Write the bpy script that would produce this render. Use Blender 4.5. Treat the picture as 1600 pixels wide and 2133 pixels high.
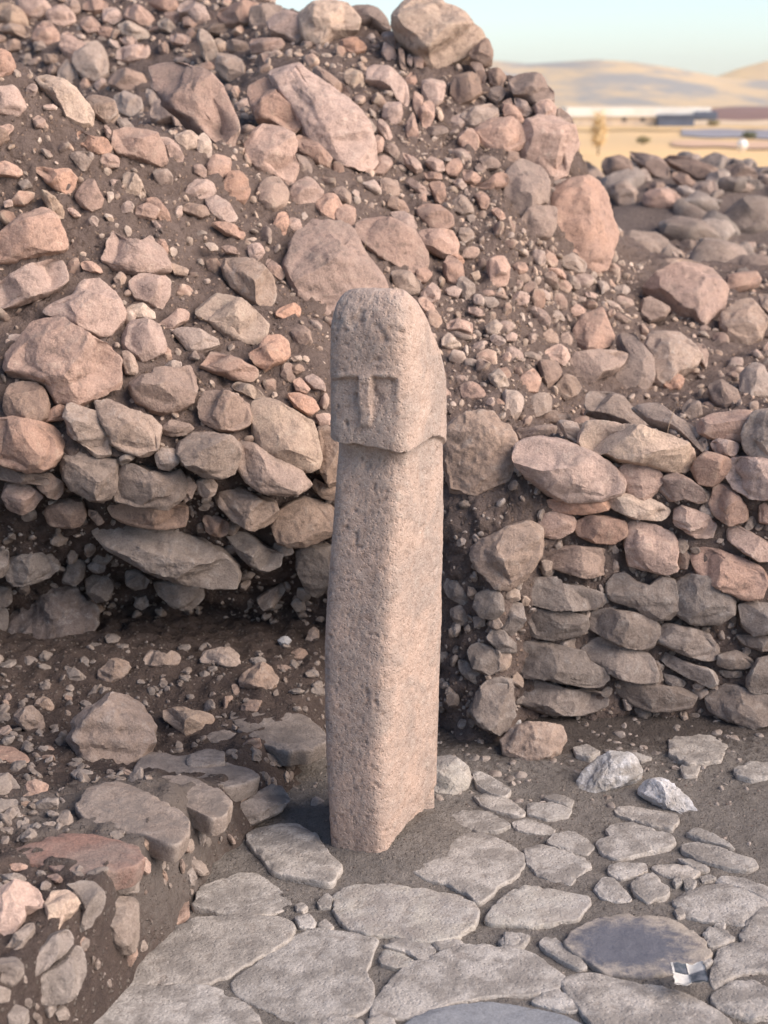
import bpy, math, random
import numpy as np
from mathutils import Vector
from mathutils.bvhtree import BVHTree

# ---------------------------------------------------------------- camera, sky, sun, exposure
S = bpy.context.scene
for ob in list(S.objects):
    bpy.data.objects.remove(ob)
COL = S.collection
EYE = np.array([0.0, 0.0, 1.76])
TILT = math.radians(15.1)
FPX = 3200.0                      # focal length in pixels of the 1600 x 2133 photograph
cd = bpy.data.cameras.new("camera")
cam = bpy.data.objects.new("camera", cd)
COL.objects.link(cam)
cam.location = EYE
cam.rotation_euler = (math.radians(90) - TILT, 0, 0)
cd.sensor_fit = 'VERTICAL'
cd.sensor_height = 36.0
cd.lens = 36.0 * FPX / 2133.0
cd.clip_start = 0.05
cd.clip_end = 20000
cd.dof.use_dof = True
cd.dof.focus_distance = 3.75
cd.dof.aperture_fstop = cd.lens / 13.5       # 13.5 mm opening
S.camera = cam

SUN_EL, SUN_AZ = math.radians(34), math.radians(116)   # azimuth clockwise from +Y: low, behind the camera to the right
world = bpy.data.worlds.new("World")
S.world = world
world.use_nodes = True
nt = world.node_tree
nt.nodes.clear()
sky = nt.nodes.new('ShaderNodeTexSky')
sky.sky_type = 'NISHITA'
sky.sun_disc = False
sky.sun_elevation = SUN_EL
sky.sun_rotation = SUN_AZ
sky.altitude = 700
sky.air_density = 1.0
sky.dust_density = 1.0
sky.ozone_density = 2.0
bg = nt.nodes.new('ShaderNodeBackground')
bg.inputs['Strength'].default_value = 0.092
wo = nt.nodes.new('ShaderNodeOutputWorld')
hsv = nt.nodes.new('ShaderNodeHueSaturation')
hsv.inputs['Saturation'].default_value = 0.88
hsv.inputs['Value'].default_value = 1.1
nt.links.new(sky.outputs[0], hsv.inputs['Color'])
nt.links.new(hsv.outputs[0], bg.inputs[0])
nt.links.new(bg.outputs[0], wo.inputs[0])

sd = bpy.data.lights.new("sun", 'SUN')
sun = bpy.data.objects.new("sun", sd)
COL.objects.link(sun)
sd.energy = 3.1
sd.angle = math.radians(55)
sd.color = (1.0, 0.83, 0.69)
sv = Vector((math.sin(SUN_AZ) * math.cos(SUN_EL), math.cos(SUN_AZ) * math.cos(SUN_EL), math.sin(SUN_EL)))
sun.rotation_euler = sv.to_track_quat('Z', 'Y').to_euler()

S.view_settings.view_transform = 'Standard'
S.view_settings.look = 'None'
S.view_settings.gamma = 1
S.view_settings.use_curve_mapping = False
S.view_settings.exposure = 1.06
S.render.engine = 'CYCLES'
S.cycles.max_bounces = 6
S.cycles.volume_bounces = 0
HAZE = 0.00007
# Outlines of the stones as seen from the camera, in tenths of a magnified tile.
# Each line: group, tile, tone, bulge factor, outline.  The outline is cast on the real surface the stone sits in.
TILES = {'A': (0, 0), 'B': (530, 0), 'C': (1060, 0), 'D': (0, 530), 'E': (530, 530), 'F': (1060, 530),
         'G': (0, 1060), 'H': (530, 1060), 'I': (1060, 1060), 'J': (0, 1593), 'K': (530, 1593), 'L': (1060, 1593)}
STONES = """
M A t 1 | 0,2 10,3 16,10 18,20 12,22 4,14 0,12 -6,8
M A p 1 | 10,0 28,0 31,5 24,11 16,10 11,6
M A p 1 | 31,5 37,1 44,7 48,12 40,16 33,15 29,10
M A b 1 | 40,0 48,0 50,7 45,9
M A p 1 | 23,13 30,13 36,21 36,25 32,30 24,26 20,24
M A g 1 | 0,13 14,17 19,21 17,24 6,20 -4,18
M A p 1 | 51,0 68,0 66,5 58,8 51,5
M A p 1 | 50,11 58,11 62,15 60,19 54,20 50,16
M A p 1 | 59,16 70,18 70,23 62,22
M A p 1 | 64,6 72,4 76,12 70,15 64,13
M A p 1 | 77,3 84,3 96,11 95,15 88,16 80,12 77,9
M A t 1 | 72,15 80,14 92,20 92,23 84,25 74,20
M A p 1 | 73,23 84,24 86,27 78,28
M A p 1 | 38,22 42,20 48,27 56,30 50,38 42,35 37,29
M A g 1 | 48,33 60,26 67,34 68,44 60,50 52,48 46,40
M A g 1 | 36,42 40,36 48,46 48,52 36,50
M A p 1 | 72,31 84,28 94,29 92,35 80,38 72,36
M A t 1 | 97,13 102,11 110,18 108,21 98,17
M A p 1 | 102,8 108,7 112,11 108,15 103,13
M A p 1 | 113,11 119,10 123,13 119,17 113,16
M A p 1 | 110,3 118,0 126,4 129,11 122,16 117,9 111,8
M A p 1 | 132,8 142,4 160,2 160,13 150,16 138,14 133,12
M A p 1 | 90,0 108,0 110,4 104,8 98,5
M A t 1 | 122,20 126,19 132,26 136,38 130,42 124,32
M A t 1 | 131,26 135,23 139,26 138,31 133,33
M A g 1 | 136,33 142,31 150,40 150,48 142,50 134,44
M A p 1 | 104,21 118,22 116,28 106,26
M A b 1 | 98,22 104,28 104,33 98,32
M A g 1 | 118,16 134,15 150,18 140,21 124,20
M A g 1 | 140,25 150,25 156,31 148,33 140,30
M A b 1 | 68,46 76,43 88,46 90,52 78,57 68,52
M A p 1 | 58,52 64,47 66,50 60,56
M A g .8 | 52,60 62,58 70,62 72,70 66,75 58,70
M A g .8 | 70,60 75,56 86,60 88,66 82,72 73,68
M A g 1 | 20,26 26,25 30,31 22,31
M A g 1 | 26,33 36,34 34,40 28,38
M A g 1 | 12,35 18,33 20,38 14,40
M A b 1 | 2,26 12,25 12,30 4,31
M A o 1 | -6,30 5,32 10,39 8,44 2,47 -6,46
M A t 1 | 20,47 30,47 42,51 50,58 59,69 57,75 50,76 41,73 34,60 26,54
M A p 1 | -6,55 7,53 12,57 16,65 12,72 4,70 -6,68
M A p 1 | -5,80 7,76 9,79 5,83 -5,84
M A p 1 | 20,73 24,71 28,75 27,79 22,79
M A o 1 | 46,80 50,79 53,84 60,86 66,85 69,90 68,94 60,95 54,93 49,88
M A p 1 | 64,77 67,77 70,84 69,88 66,84
M A p .9 | 71,80 80,78 88,79 96,84 103,94 102,99 98,101 84,97 74,94 70,90
M A p .9 | 94,82 102,84 110,89 113,96 111,102 105,98 102,90
M A p 1 | 63,96 70,94 74,97 73,103 66,103 62,100
M A g 1 | 72,75 78,74 83,78 80,81 74,79
M A p .8 | 88,38 94,33 101,34 112,41 124,45 134,52 143,63 147,80 145,89 136,88 124,79 112,70 102,60 92,52
M A g 1 | 90,54 94,55 97,61 94,66 90,60
M A b 1 | 96,64 104,60 108,66 114,74 112,78 106,73 98,74 92,72
M A o 1 | 115,72 120,71 128,75 129,80 126,83 120,80 116,75
M A t 1 | 108,84 118,80 123,83 121,90 115,92 109,88
M A t 1 | 122,84 127,81 130,88 131,98 128,101 123,95 121,90
M A o 1 | 131,97 136,94 143,98 142,107 136,110 129,108 128,102
M A p 1 | 119,103 125,101 128,105 127,110 120,107
M A o .7 | 137,115 142,107 148,106 153,110 155,118 151,124 142,123 137,119
M A p 1 | 116,115 122,110 130,112 134,117 130,122 121,123 115,120
M A p 1 | 127,122 133,120 142,126 147,133 146,136 140,137 130,132
M A b 1 | 112,127 118,125 127,128 130,132 124,134 114,130
M A o 1 | 18,104 24,102 34,105 42,104 47,110 46,117 42,120 36,117 27,110
M A p 1 | -5,101 4,99 10,101 15,106 10,109 -5,107
M A g 1 | 11,112 17,111 20,115 14,117
M A p 1 | 48,117 54,111 58,112 60,117 64,122 62,127 56,130 50,126 47,121
M A t 1 | 25,118 29,119 36,125 41,131 40,135 36,135 30,129
M A p 1 | 41,129 44,128 51,133 46,134
M A t 1 | 66,118 70,118 70,122 67,126
M A p 1 | 68,111 73,111 73,115 69,115
M A o 1 | 90,123 97,122 103,130 107,139 103,141 99,136 94,130
M A p 1 | 93,135 96,135 102,144 97,142
M A p 1.1 | -6,148 14,134 25,129 33,133 41,148 43,153 30,155 20,157 10,160 -4,160
M A p .8 | 68,139 70,140 76,148 86,150 92,146 98,151 104,160 104,166 94,168 84,168 72,165 62,159 66,152
M A p 1 | 97,149 101,148 104,154 103,158 98,153
M A t 1 | 126,150 132,150 136,154 130,155
M A p 1 | 136,151 144,152 149,157 140,156
M A o 1 | 130,137 142,139 152,143 152,148 140,144
M A p 1 | 153,152 160,150 163,156 160,161 154,158
M A p 1 | 2,124 7,123 8,127 3,128
M B b 1 | -2,4 8,3 18,2 20,7 12,10 8,16 -2,16
M B p 1 | 8,11 20,6 28,8 34,14 32,22 26,26 19,22 10,20
M B t 1 | 28,8 38,3 50,2 58,4 64,11 66,17 58,18 48,20 42,26 34,25 30,20
M B b 1 | 59,3 68,2 76,7 84,15 84,19 78,17 72,13 66,14 62,9
M B p 1 | 69,12 76,14 80,18 72,17
M B b 1 | 131,32 138,27 144,24 147,32 146,38 141,40 135,36
M B p 1 | -2,24 12,23 18,24 16,30 8,32 -2,31
M B p 1 | 79,19 86,19 91,25 91,30 86,29 80,23
M B o 1 | 53,25 62,23 70,28 70,30 60,33 55,31
M B g 1 | 86,16 94,16 102,20 103,26 96,27 90,22
M B p 1 | 80,26 86,30 88,36 82,37 79,32
M B b 1 | 89,30 92,31 93,43 90,42
M B p 1 | 95,32 98,36 97,41 94,38
M B p 1 | 98,33 104,33 104,42 99,41
M B p .55 | 12,44 14,38 20,36 27,37 33,45 44,53 56,64 68,78 75,97 74,103 66,103 56,100 42,90 36,83 28,70 18,58
M B p .7 | -2,48 6,47 9,50 12,49 14,60 22,67 28,74 28,80 24,83 16,77 10,73 2,72 -4,60 -4,50
M B t 1 | 56,44 60,42 66,45 68,50 66,55 60,54 56,49
M B p .8 | 70,41 74,39 84,43 92,50 97,60 95,65 89,62 84,55 76,51 70,50
M B b 1 | 35,42 44,43 52,50 60,58 60,62 50,60 42,52
M B o 1 | 93,49 98,42 100,50 97,56 94,53
M B p 1 | 104,50 110,48 118,50 116,62 110,66 104,58
M B b 1 | 122,48 132,44 138,47 140,56 134,62 126,64 121,58
M B b 1 | 133,38 140,39 143,48 141,54 136,45
M B b 1 | 144,45 150,42 155,47 153,54 146,53
M B b 1 | 146,55 152,53 155,58 150,64 145,60
M B g 1 | 128,68 138,66 146,64 151,69 146,74 136,78 128,74
M B p 1 | 153,62 158,60 160,70 156,74
M B p 1 | 80,65 84,62 89,64 91,70 90,76 85,76 80,71
M B p 1 | 99,56 104,60 103,68 100,72 98,64
M B o 1 | 102,68 108,61 112,63 110,74 107,82 104,78
M B p 1 | 94,76 98,68 101,82 101,89 96,88 94,82
M B g 1 | 66,77 70,73 76,79 73,83 67,81
M B p 1 | 76,72 80,74 86,84 82,87 77,80
M B o 1 | 72,86 76,83 80,86 79,93 74,94 72,90
M B p .8 | 136,80 146,73 158,74 168,80 167,90 160,93 148,93 140,88
M B p 1 | 127,82 134,80 139,86 137,93 130,92 126,87
M B p 1 | 0,82 5,77 14,80 22,86 25,92 23,97 28,104 27,112 22,114 14,108 2,103 -4,97 -4,88
M B p 1 | 24,86 30,83 36,88 42,92 48,97 46,102 40,101 34,97 26,91
M B b 1 | 26,95 32,98 36,105 34,109 28,108
M B p 1 | 74,98 82,96 85,101 80,107 73,106
M B p 1 | 91,93 98,97 104,104 100,106 94,101
M B p 1 | 106,100 110,96 116,100 118,105 112,106
M B o 1 | 118,104 122,99 126,98 128,103 125,108 119,107
M B p 1 | 104,106 116,107 116,111 106,110
M B b 1 | 3,118 6,110 12,108 18,112 21,120 19,126 14,131 7,129 3,124
M B p 1 | 22,118 27,110 34,109 42,118 40,124 34,128 26,126 22,122
M B p 1 | 38,126 42,120 50,120 55,127 50,136 42,133
M B p 1 | 50,131 56,127 62,129 62,136 60,142 54,139 51,135
M B b 1 | 48,117 54,115 60,120 59,126 54,124
M B o 1 | 14,132 20,129 21,138 19,145 14,146 12,138
M B p 1 | 22,134 28,136 30,140 28,145 21,144
M B p 1 | 21,162 28,146 36,135 46,134 58,140 66,149 74,158 81,168 84,178 84,184 70,190 48,195 36,188 26,182 21,172
M B p .7 | 62,138 70,133 84,137 98,145 105,155 107,163 102,169 92,166 80,160 70,152 64,146
M B p 1 | 100,128 106,125 116,128 122,133 123,138 118,142 108,140 103,135
M B o 1 | 102,142 110,141 122,143 126,150 124,158 116,157 106,152 101,147
M B p 1 | 84,131 92,131 100,138 99,143 94,142 88,137
M B b 1 | 84,122 92,124 96,130 90,131 82,127
M B b 1 | 78,110 88,112 90,120 84,121 78,117
M B p 1 | 92,110 98,112 106,116 110,121 104,120 96,115
M B p 1 | 108,113 116,112 118,120 118,128 113,124
M B g 1 | 122,123 128,119 134,126 135,131 128,132 123,129
M B p 1 | 128,104 134,106 140,109 138,113 130,112
M B p 1 | 132,113 142,114 152,106 158,108 156,113 146,117 134,116
M B p 1 | 136,120 141,117 145,122 144,129 140,128
M B b 1 | 138,96 144,96 152,100 150,103 142,104
M B p 1 | 146,129 150,128 156,134 152,136
M B p 1 | 101,120 106,119 106,124 102,125
M B g 1 | 127,140 133,140 136,146 130,150 126,146
M B o 1 | 120,158 126,157 130,162 124,164
M C b 1 | 0,49 4,46 14,46 19,48 24,54 29,60 28,62 22,61 16,63 12,60 4,58
M C b 1 | 3,60 10,62 14,68 11,72 6,70
M C p 1 | -4,64 4,66 10,74 6,76 -2,74
M C p 1 | 16,65 20,62 27,62 30,66 29,72 25,74 19,72
M C b 1 | 31,66 36,70 40,79 44,83 38,82 30,75
M C p 1 | 8,88 10,77 18,73 30,75 40,82 44,86 42,91 37,100 36,109 26,112 18,101 10,97
M C b 1 | 0,93 6,94 7,100 3,103 -2,102
M C b 1 | 0,106 8,98 14,98 23,104 25,114 23,124 14,128 10,133 4,134 -4,128 -3,118
M C b 1 | 8,134 12,130 22,126 26,121 30,130 28,140 25,146 12,145 6,140
M C g 1 | 28,112 36,110 40,115 34,118 29,117
M C o 1.1 | 30,122 38,114 48,111 54,114 60,122 62,132 66,144 64,154 60,160 58,166 48,168 36,160 28,148 27,136
T C g 1 | 38,100 46,97 52,104 64,116 67,124 62,127 52,118 42,110
H C b 1 | 58,98 66,95 74,98 76,106 70,112 62,108 57,103
H C g 1 | 60,112 72,111 78,118 77,126 70,128 64,120
H C b .6 | 70,92 80,94 92,96 98,102 98,112 90,108 80,100
H C b .6 | 92,96 100,95 110,97 120,102 133,108 132,112 124,111 116,110 104,102
H C b 1 | 100,108 104,105 114,112 120,116 116,118 108,115
H C o 1 | 82,123 88,118 98,117 106,121 104,127 94,128 84,126
H C b 1 | 84,113 96,113 96,117 88,118
H C g 1 | 76,108 84,104 88,111 80,113
H C b 1 | 118,98 124,97 132,101 132,105 124,103
H C b 1 | 133,101 142,101 152,105 154,111 146,112 134,110
H C g 1 | 132,112 142,112 152,114 148,118 136,118
H C b 1 | 115,112 128,112 130,120 120,121 112,117
H C b 1 | 154,107 164,109 164,114 155,112
T C g .5 | 72,138 80,132 94,128 112,127 124,122 132,125 134,132 120,134 104,138 98,142 84,144
T C g .5 | 64,150 72,145 90,144 98,148 104,158 92,161 70,161
T C b .6 | 130,122 142,117 160,115 170,118 170,136 160,139 150,136 142,130 134,127
T C b 1 | 118,145 134,143 134,149 124,151
T C b 1 | 135,142 142,136 150,140 152,150 140,150
T C g 1 | 102,150 118,151 124,154 112,158
T C b 1 | 154,143 164,141 164,150 155,148
T C g 1 | 72,132 76,126 86,127 92,129 80,133
T F g .5 | 80,14 82,8 96,4 114,3 130,4 133,7 120,7 108,8 96,13 88,17 82,17
M F o 1.1 | 86,18 98,12 110,7 122,8 132,12 134,20 132,30 124,38 120,43 114,36 104,34 96,26 90,22
T F b .6 | 133,6 142,2 160,2 168,6 166,14 150,12 140,11
M F o 1 | 135,13 142,12 155,13 155,17 146,20 136,22
M F b 1 | 83,28 88,26 94,29 99,34 96,38 88,40 82,36
M F g 1 | 132,36 142,29 149,27 154,34 159,42 156,50 148,55 138,52 132,44
M F g 1 | 154,24 164,26 164,38 156,32
M F g 1 | 32,2 40,0 48,5 48,10 42,11 34,8
M F p 1 | 3,6 10,4 12,9 8,13 4,10
M F o 1 | 21,9 30,9 38,12 36,15 28,13 22,11
M F g 1 | 5,13 12,12 14,16 8,18
M F p 1 | 46,23 54,24 54,27 48,26
M F g 1 | 55,16 60,16 62,21 58,24
M F g 1 | 65,20 72,19 76,21 72,25 66,24
M F p 1 | 40,46 46,38 56,35 60,40 65,48 62,56 54,60 46,60 40,53
M F g 1 | 23,35 30,35 35,38 34,41 27,39
M F p 1 | 38,34 42,31 48,34 46,37 40,38
M F b 1 | 20,50 26,46 31,50 30,55 22,54
M F b 1 | 32,50 36,48 40,52 38,56 33,55
M F p 1 | 21,60 30,56 36,57 38,64 34,68 26,65
M F b 1 | 38,68 40,63 56,60 70,58 75,60 72,66 64,72 56,75 50,81 44,79 40,73
M F b 1 | 68,50 74,49 78,52 80,58 88,66 90,76 84,84 72,85 62,80 60,76 68,71 75,63 70,57
M F g 1 | 86,48 94,45 104,48 112,54 118,62 114,67 104,72 96,80 90,76 90,64 84,58
M F b 1 | 112,55 120,55 123,62 122,70 118,66
M F p 1 | 10,73 17,69 20,76 18,84 10,85 5,80
M F b 1 | 19,66 28,65 33,72 30,77 24,82 21,76
M F g 1 | 29,82 34,74 42,75 45,81 42,86 35,90
M F g 1 | 10,90 18,87 26,88 26,96 18,100 10,98
M F g 1 | -2,84 8,86 9,92 6,100 -2,100
M F g .7 | 46,90 50,82 60,84 70,90 80,100 86,108 80,109 70,102 58,98 48,95
M F g .7 | 78,94 86,90 96,94 104,102 114,106 124,114 122,120 112,114 100,106 88,102
M F g 1 | 144,72 152,67 158,72 164,84 150,88 143,84
M F b 1 | 122,80 132,78 142,84 142,90 134,94 126,90
M F g 1 | 106,96 112,89 118,92 119,98 112,102
M F g 1 | 148,92 154,90 154,96 149,96
R F t .8 | 44,108 52,102 62,104 78,108 96,113 108,118 111,126 109,133 98,132 84,128 70,126 60,122 50,120 44,116
R F g 1 | 31,104 42,104 43,110 43,116 36,112
R F p .8 | 7,122 11,116 22,115 34,117 48,122 60,130 66,136 68,140 66,146 56,149 44,150 32,150 22,144 14,138 8,130
R F p 1 | 70,132 76,129 88,131 94,138 90,146 84,150 74,146 69,140
R F p 1 | 93,146 96,138 102,135 110,139 118,145 121,151 116,153 108,150 100,152
R F p 1 | 116,128 122,123 132,125 138,129 134,136 126,142 116,140 114,134
R F p 1 | 118,104 128,99 140,97 150,98 147,104 144,115 138,114 126,113 119,110
R F t 1 | 145,118 147,106 152,99 160,97 170,100 172,126 156,125 148,123
R F p 1 | 124,117 130,114 142,117 142,121 138,124 128,122
R F p 1 | 135,131 140,127 152,127 166,128 172,140 168,150 150,150 140,144 135,138
R F p 1 | 124,148 130,142 138,146 142,152 147,158 146,163 136,165 128,160 124,153
R F t .8 | 62,151 70,148 86,151 100,157 101,161 92,164 78,162 66,157
R F o .8 | 21,150 34,152 46,150 58,151 60,155 58,158 44,160 24,158
R F p 1 | 103,159 108,156 122,161 128,168 126,175 116,174 110,171 104,166
R F p 1 | 155,156 160,153 170,156 172,167 156,165
R F b 1 | 4,108 14,107 24,106 28,107 26,112 14,114 6,113
R F g 1 | 14,103 24,97 36,98 38,103 28,104
M E g 1 | 36,138 44,142 50,144 50,154 42,150 36,144
M D g 1 | 137,2 142,0 152,2 160,8 168,14 172,20 170,28 166,33 158,30 150,24 143,20 140,14
M E p 1 | 7,0 12,4 19,12 17,16 10,12 7,6
M E o 1 | 14,34 24,30 29,33 27,38 20,40 14,38
M D t .8 | 120,33 124,26 130,24 140,26 150,31 160,37 166,42 167,47 160,55 152,54 142,50 134,44 124,38
M E o 1 | 0,62 8,49 16,50 22,55 23,61 17,66 11,68 6,71 0,68 -6,60
M E t 1 | 22,64 28,62 30,65 24,66
M E t .9 | 0,91 6,90 14,92 24,98 35,104 38,112 40,122 38,130 33,133 24,130 12,124 4,118 0,110 -2,100
M E b 1 | 20,70 28,68 32,71 26,74
M E o 1 | 20,86 28,86 38,90 40,95 34,99 26,94
M E p 1 | 24,78 28,76 34,83 32,86 26,84
M E p 1 | 30,76 36,74 44,80 44,84 36,82
L E g 1 | 40,109 46,106 54,116 54,140 46,142 41,134
L E b .9 | -12,120 -6,116 4,120 14,126 26,133 33,141 30,146 18,148 6,146 -4,140 -10,130
M E p 1 | 38,99 46,98 50,103 46,105 41,106
M E g 1 | 84,10 94,10 102,18 102,23 96,24 88,20
M E o 1 | 117,6 120,0 128,6 130,16 126,19 120,16 118,12
M E p 1 | 100,10 106,8 110,12 106,17 100,16
M E p 1 | 103,24 110,16 115,22 114,28 108,30 104,28
M E p 1 | 118,22 124,19 128,21 126,26 120,25
M E p 1 | 145,4 154,0 158,8 156,18 150,21 146,18
M E t 1 | 133,12 138,10 140,14 136,16
M E p 1 | 137,23 146,22 150,24 144,26
M E g 1 | 140,27 148,27 152,30 146,33 141,31
M E p 1 | 132,32 140,34 143,37 138,38 132,35
M E t 1 | 143,44 149,40 153,44 150,49 144,48
M E b 1 | 106,36 112,34 116,42 112,46 107,42
M E p 1 | 118,42 126,40 135,42 134,48 126,46 119,46
M E t 1 | 116,52 120,48 124,54 128,56 122,58 116,56
M E g 1 | 130,64 138,65 136,69 130,68
M E p 1 | 155,50 162,47 162,53 156,53
M D p .9 | -5,22 8,14 20,8 32,4 40,1 42,7 44,10 42,15 36,20 28,24 16,28 4,32 -5,35
M D p 1 | 49,5 56,4 62,8 64,11 56,11 51,9
M D g 1 | 70,15 74,11 78,14 77,18 73,20
M D p .9 | 26,34 36,29 46,26 50,18 55,13 60,14 66,20 70,24 76,34 77,38 72,44 70,48 62,49 52,46 40,40 30,37
M D p .9 | 80,16 86,12 92,12 98,15 104,15 106,20 105,27 100,33 92,30 84,26 81,21
M D g .6 | 103,4 116,9 115,13 108,12
M D t 1 | 77,34 82,31 88,31 96,35 97,39 88,39 80,38
M D p 1 | 97,41 104,39 110,34 116,32 118,36 116,40 110,43 106,46 100,45
M D p 1 | 76,56 78,46 82,42 90,41 97,42 100,48 101,51 104,54 102,58 96,62 88,65 82,60
M D b .7 | 107,47 114,46 124,48 134,52 136,55 130,57 124,59 117,58 112,52
M D p 1 | 3,68 6,60 16,52 24,43 32,41 40,43 46,49 58,55 70,60 76,68 79,76 78,84 70,84 60,89 48,92 36,88 30,78 14,73 5,71
M D b 1 | 2,90 7,80 14,78 22,79 28,86 30,92 28,100 24,103 14,104 6,102 3,97
M D g 1 | 76,59 80,60 84,66 86,72 84,75 78,73 76,66
M D b 1 | 94,76 96,73 104,72 112,71 116,68 120,74 121,84 119,90 110,95 102,97 94,95 86,90 81,82 84,77
M D g 1 | 102,68 106,66 112,66 112,70 106,71
M D p 1 | 124,68 127,61 132,60 142,64 150,67 158,70 160,74 156,80 150,79 140,74 132,72
M D t 1 | 140,79 148,79 160,84 164,88 162,91 152,87 144,83
L D b 1 | 122,94 126,86 134,85 144,88 152,92 155,97 153,105 144,108 136,108 126,104 123,100
L D g .9 | 42,96 44,93 52,95 61,98 62,104 66,110 69,116 68,124 60,124 50,116 44,110 41,102
L D g .9 | 61,92 68,91 80,97 92,100 98,106 96,114 96,121 86,123 76,120 70,116 66,108 62,100
M D p 1 | 32,96 36,93 41,94 41,102 36,102 28,103 28,99
M D p 1 | 15,104 20,103 22,108 18,109
L D b 1 | 101,106 106,103 116,104 119,108 114,112 106,112 100,110
L D g 1.1 | 111,124 112,116 120,111 132,112 142,113 147,118 147,125 143,134 136,137 126,136 116,130
M D p .9 | -6,104 8,102 20,104 32,107 37,113 38,120 36,126 30,132 16,133 6,131 -6,128
L D b .7 | -4,132 12,134 24,136 34,138 28,143 14,141 -4,140
L D b 1 | 22,137 30,135 38,140 39,145 36,151 30,149 24,144
L D p 1 | 2,150 4,142 10,141 18,143 27,150 22,156 14,160 6,158
L D g 1 | 40,125 50,123 60,126 72,128 72,140 70,150 64,154 54,150 44,144 38,134
L D g .9 | 74,132 80,130 92,134 104,136 110,132 114,140 112,150 106,158 94,156 82,154 73,152 72,144
L D g 1 | 96,124 100,120 108,121 110,128 104,133 98,132
L D b 1 | 113,137 117,137 121,143 118,150 113,154
L D g 1 | 122,140 130,138 134,143 132,148 126,150 122,146
L D g 1 | 133,145 142,142 152,147 158,150 168,153 171,160 166,166 156,169 144,164 136,156
L G b 1 | 28,4 30,0 40,-6 50,-4 52,4 48,10 40,12 30,10
L G b .8 | 66,0 72,-4 90,-1 108,-2 116,0 117,6 114,12 102,12 88,11 74,8 68,4
L G b 1 | 54,0 60,2 64,8 60,10 55,4
L G b .7 | 61,10 68,9 78,11 92,13 108,15 122,20 136,28 146,38 150,44 148,50 138,52 124,48 110,44 96,38 82,30 70,24 64,18
L G g 1 | 140,16 146,12 154,16 164,24 174,28 172,36 164,39 156,36 148,28
L G b 1 | 124,4 134,5 142,9 141,15 136,18 128,14
L G b 1 | 5,40 6,32 14,28 26,27 34,30 36,36 30,43 20,46 8,47
L G g 1 | -4,26 5,26 5,38 2,42 -4,42
L G g 1 | 42,36 44,30 52,33 52,42 46,46 38,45
L G g 1 | 54,36 58,33 65,35 64,39 58,40
L G g 1 | 53,44 58,41 66,42 70,46 68,54 60,57 55,53
L G g 1 | 78,38 86,39 92,44 90,49 82,50 78,46
L G g 1 | 95,47 106,45 116,46 124,50 124,56 116,62 108,60 100,54
L G b 1 | 84,56 90,54 92,59 88,63 83,60
L G g 1 | -5,48 6,49 7,56 4,59 -5,60
L G g 1 | -5,61 5,62 4,76 -5,78
L H g .9 | 13,10 18,0 30,-6 44,-2 50,4 48,15 38,19 26,22 16,20 13,15
L H b 1 | 27,26 34,22 46,24 47,40 44,50 38,56 32,50 28,40
L H b 1 | 12,21 22,23 24,27 18,29 12,27
L H b 1 | 2,56 10,50 18,46 20,50 12,60 6,62
E G g 1 | 38,94 44,98 54,104 54,108 44,108 40,100
E G b 1 | 36,139 41,136 42,142 37,143
E G p .6 | -5,146 8,147 16,152 18,156 8,156 -5,154
E G g .6 | 128,140 138,136 148,140 150,146 142,148 132,147
E G b .6 | 116,152 128,148 138,150 138,156 126,158 116,157
E H g .6 | -14,126 -4,122 10,123 24,126 34,130 42,138 43,142 32,146 20,148 6,144 -8,136
E J g .5 | 84,4 92,-7 110,-6 130,-4 146,0 154,2 158,6 150,10 138,13 128,12 112,7 96,8
E J b .6 | 94,17 100,9 114,8 126,12 136,16 142,22 138,28 130,31 120,26 108,22
E J b .8 | 134,36 142,28 156,20 166,12 174,12 176,22 170,30 158,36 146,40 136,40
E J g .5 | 55,14 66,10 78,12 88,16 96,20 108,26 116,33 116,40 108,48 98,46 88,42 70,38 54,34 48,26
E J g 1 | -5,4 8,8 13,13 12,18 4,20 -5,20
E J p 1 | 14,13 22,10 30,13 28,19 18,18
E J b 1 | -5,24 12,20 12,24 4,28 -5,32
E J g 1 | 34,36 40,28 45,33 46,39 38,40
E J r .5 | 6,54 16,50 28,46 40,43 56,43 72,46 84,50 88,56 82,62 68,64 54,66 44,67 30,62 14,59
E J t 1 | 84,49 90,42 95,44 95,52 89,53
E J p 1 | 84,58 90,57 94,62 91,68 86,63
E J p 1 | 4,62 12,60 18,62 16,66 8,66
E J r 1 | 28,68 36,67 41,73 34,73
E J p .9 | -6,78 8,75 16,75 24,79 28,86 26,89 18,88 14,87 15,94 8,104 -4,112
E J g 1 | -5,68 12,68 18,71 18,73 8,73 -5,72
E J t 1 | 28,86 32,78 40,77 46,81 49,86 44,92 40,94 36,102 31,104 28,98
E J g 1 | 41,73 50,71 60,72 64,80 63,90 56,100 52,104 49,98 51,90 48,80
E J g 1 | 66,71 76,68 88,67 89,74 86,79 74,80 67,78
E J b 1 | 65,84 74,82 86,82 87,90 86,104 84,116 76,116 68,108 64,96
E J g 1 | -4,120 8,108 15,99 21,96 21,102 14,112 4,118
E J b 1 | 14,130 22,117 32,105 38,103 46,101 47,108 40,117 28,125 16,132
E J g 1 | 18,140 26,129 40,119 48,111 54,116 53,130 48,140 36,146 22,148
E J g 1 | -5,121 9,118 15,122 13,132 8,136 -5,132
E J g 1 | -5,135 7,139 6,146 -5,148
E J g 1 | 4,154 10,148 18,152 18,160 6,164
E J g 1 | 33,152 38,148 43,151 42,157 36,158
P J p .6 | 91,90 96,86 108,81 116,84 116,92 108,98 101,101 94,96
P J f 1 | 120,88 124,76 136,71 147,66 158,66 166,71 177,80 178,86 170,90 158,92 146,93 136,91
P J f 2 | 74,134 82,122 96,108 110,98 122,95 140,94 158,94 178,96 181,100 178,108 172,112 160,118 150,124 140,130 124,134 110,133 90,134
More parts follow.
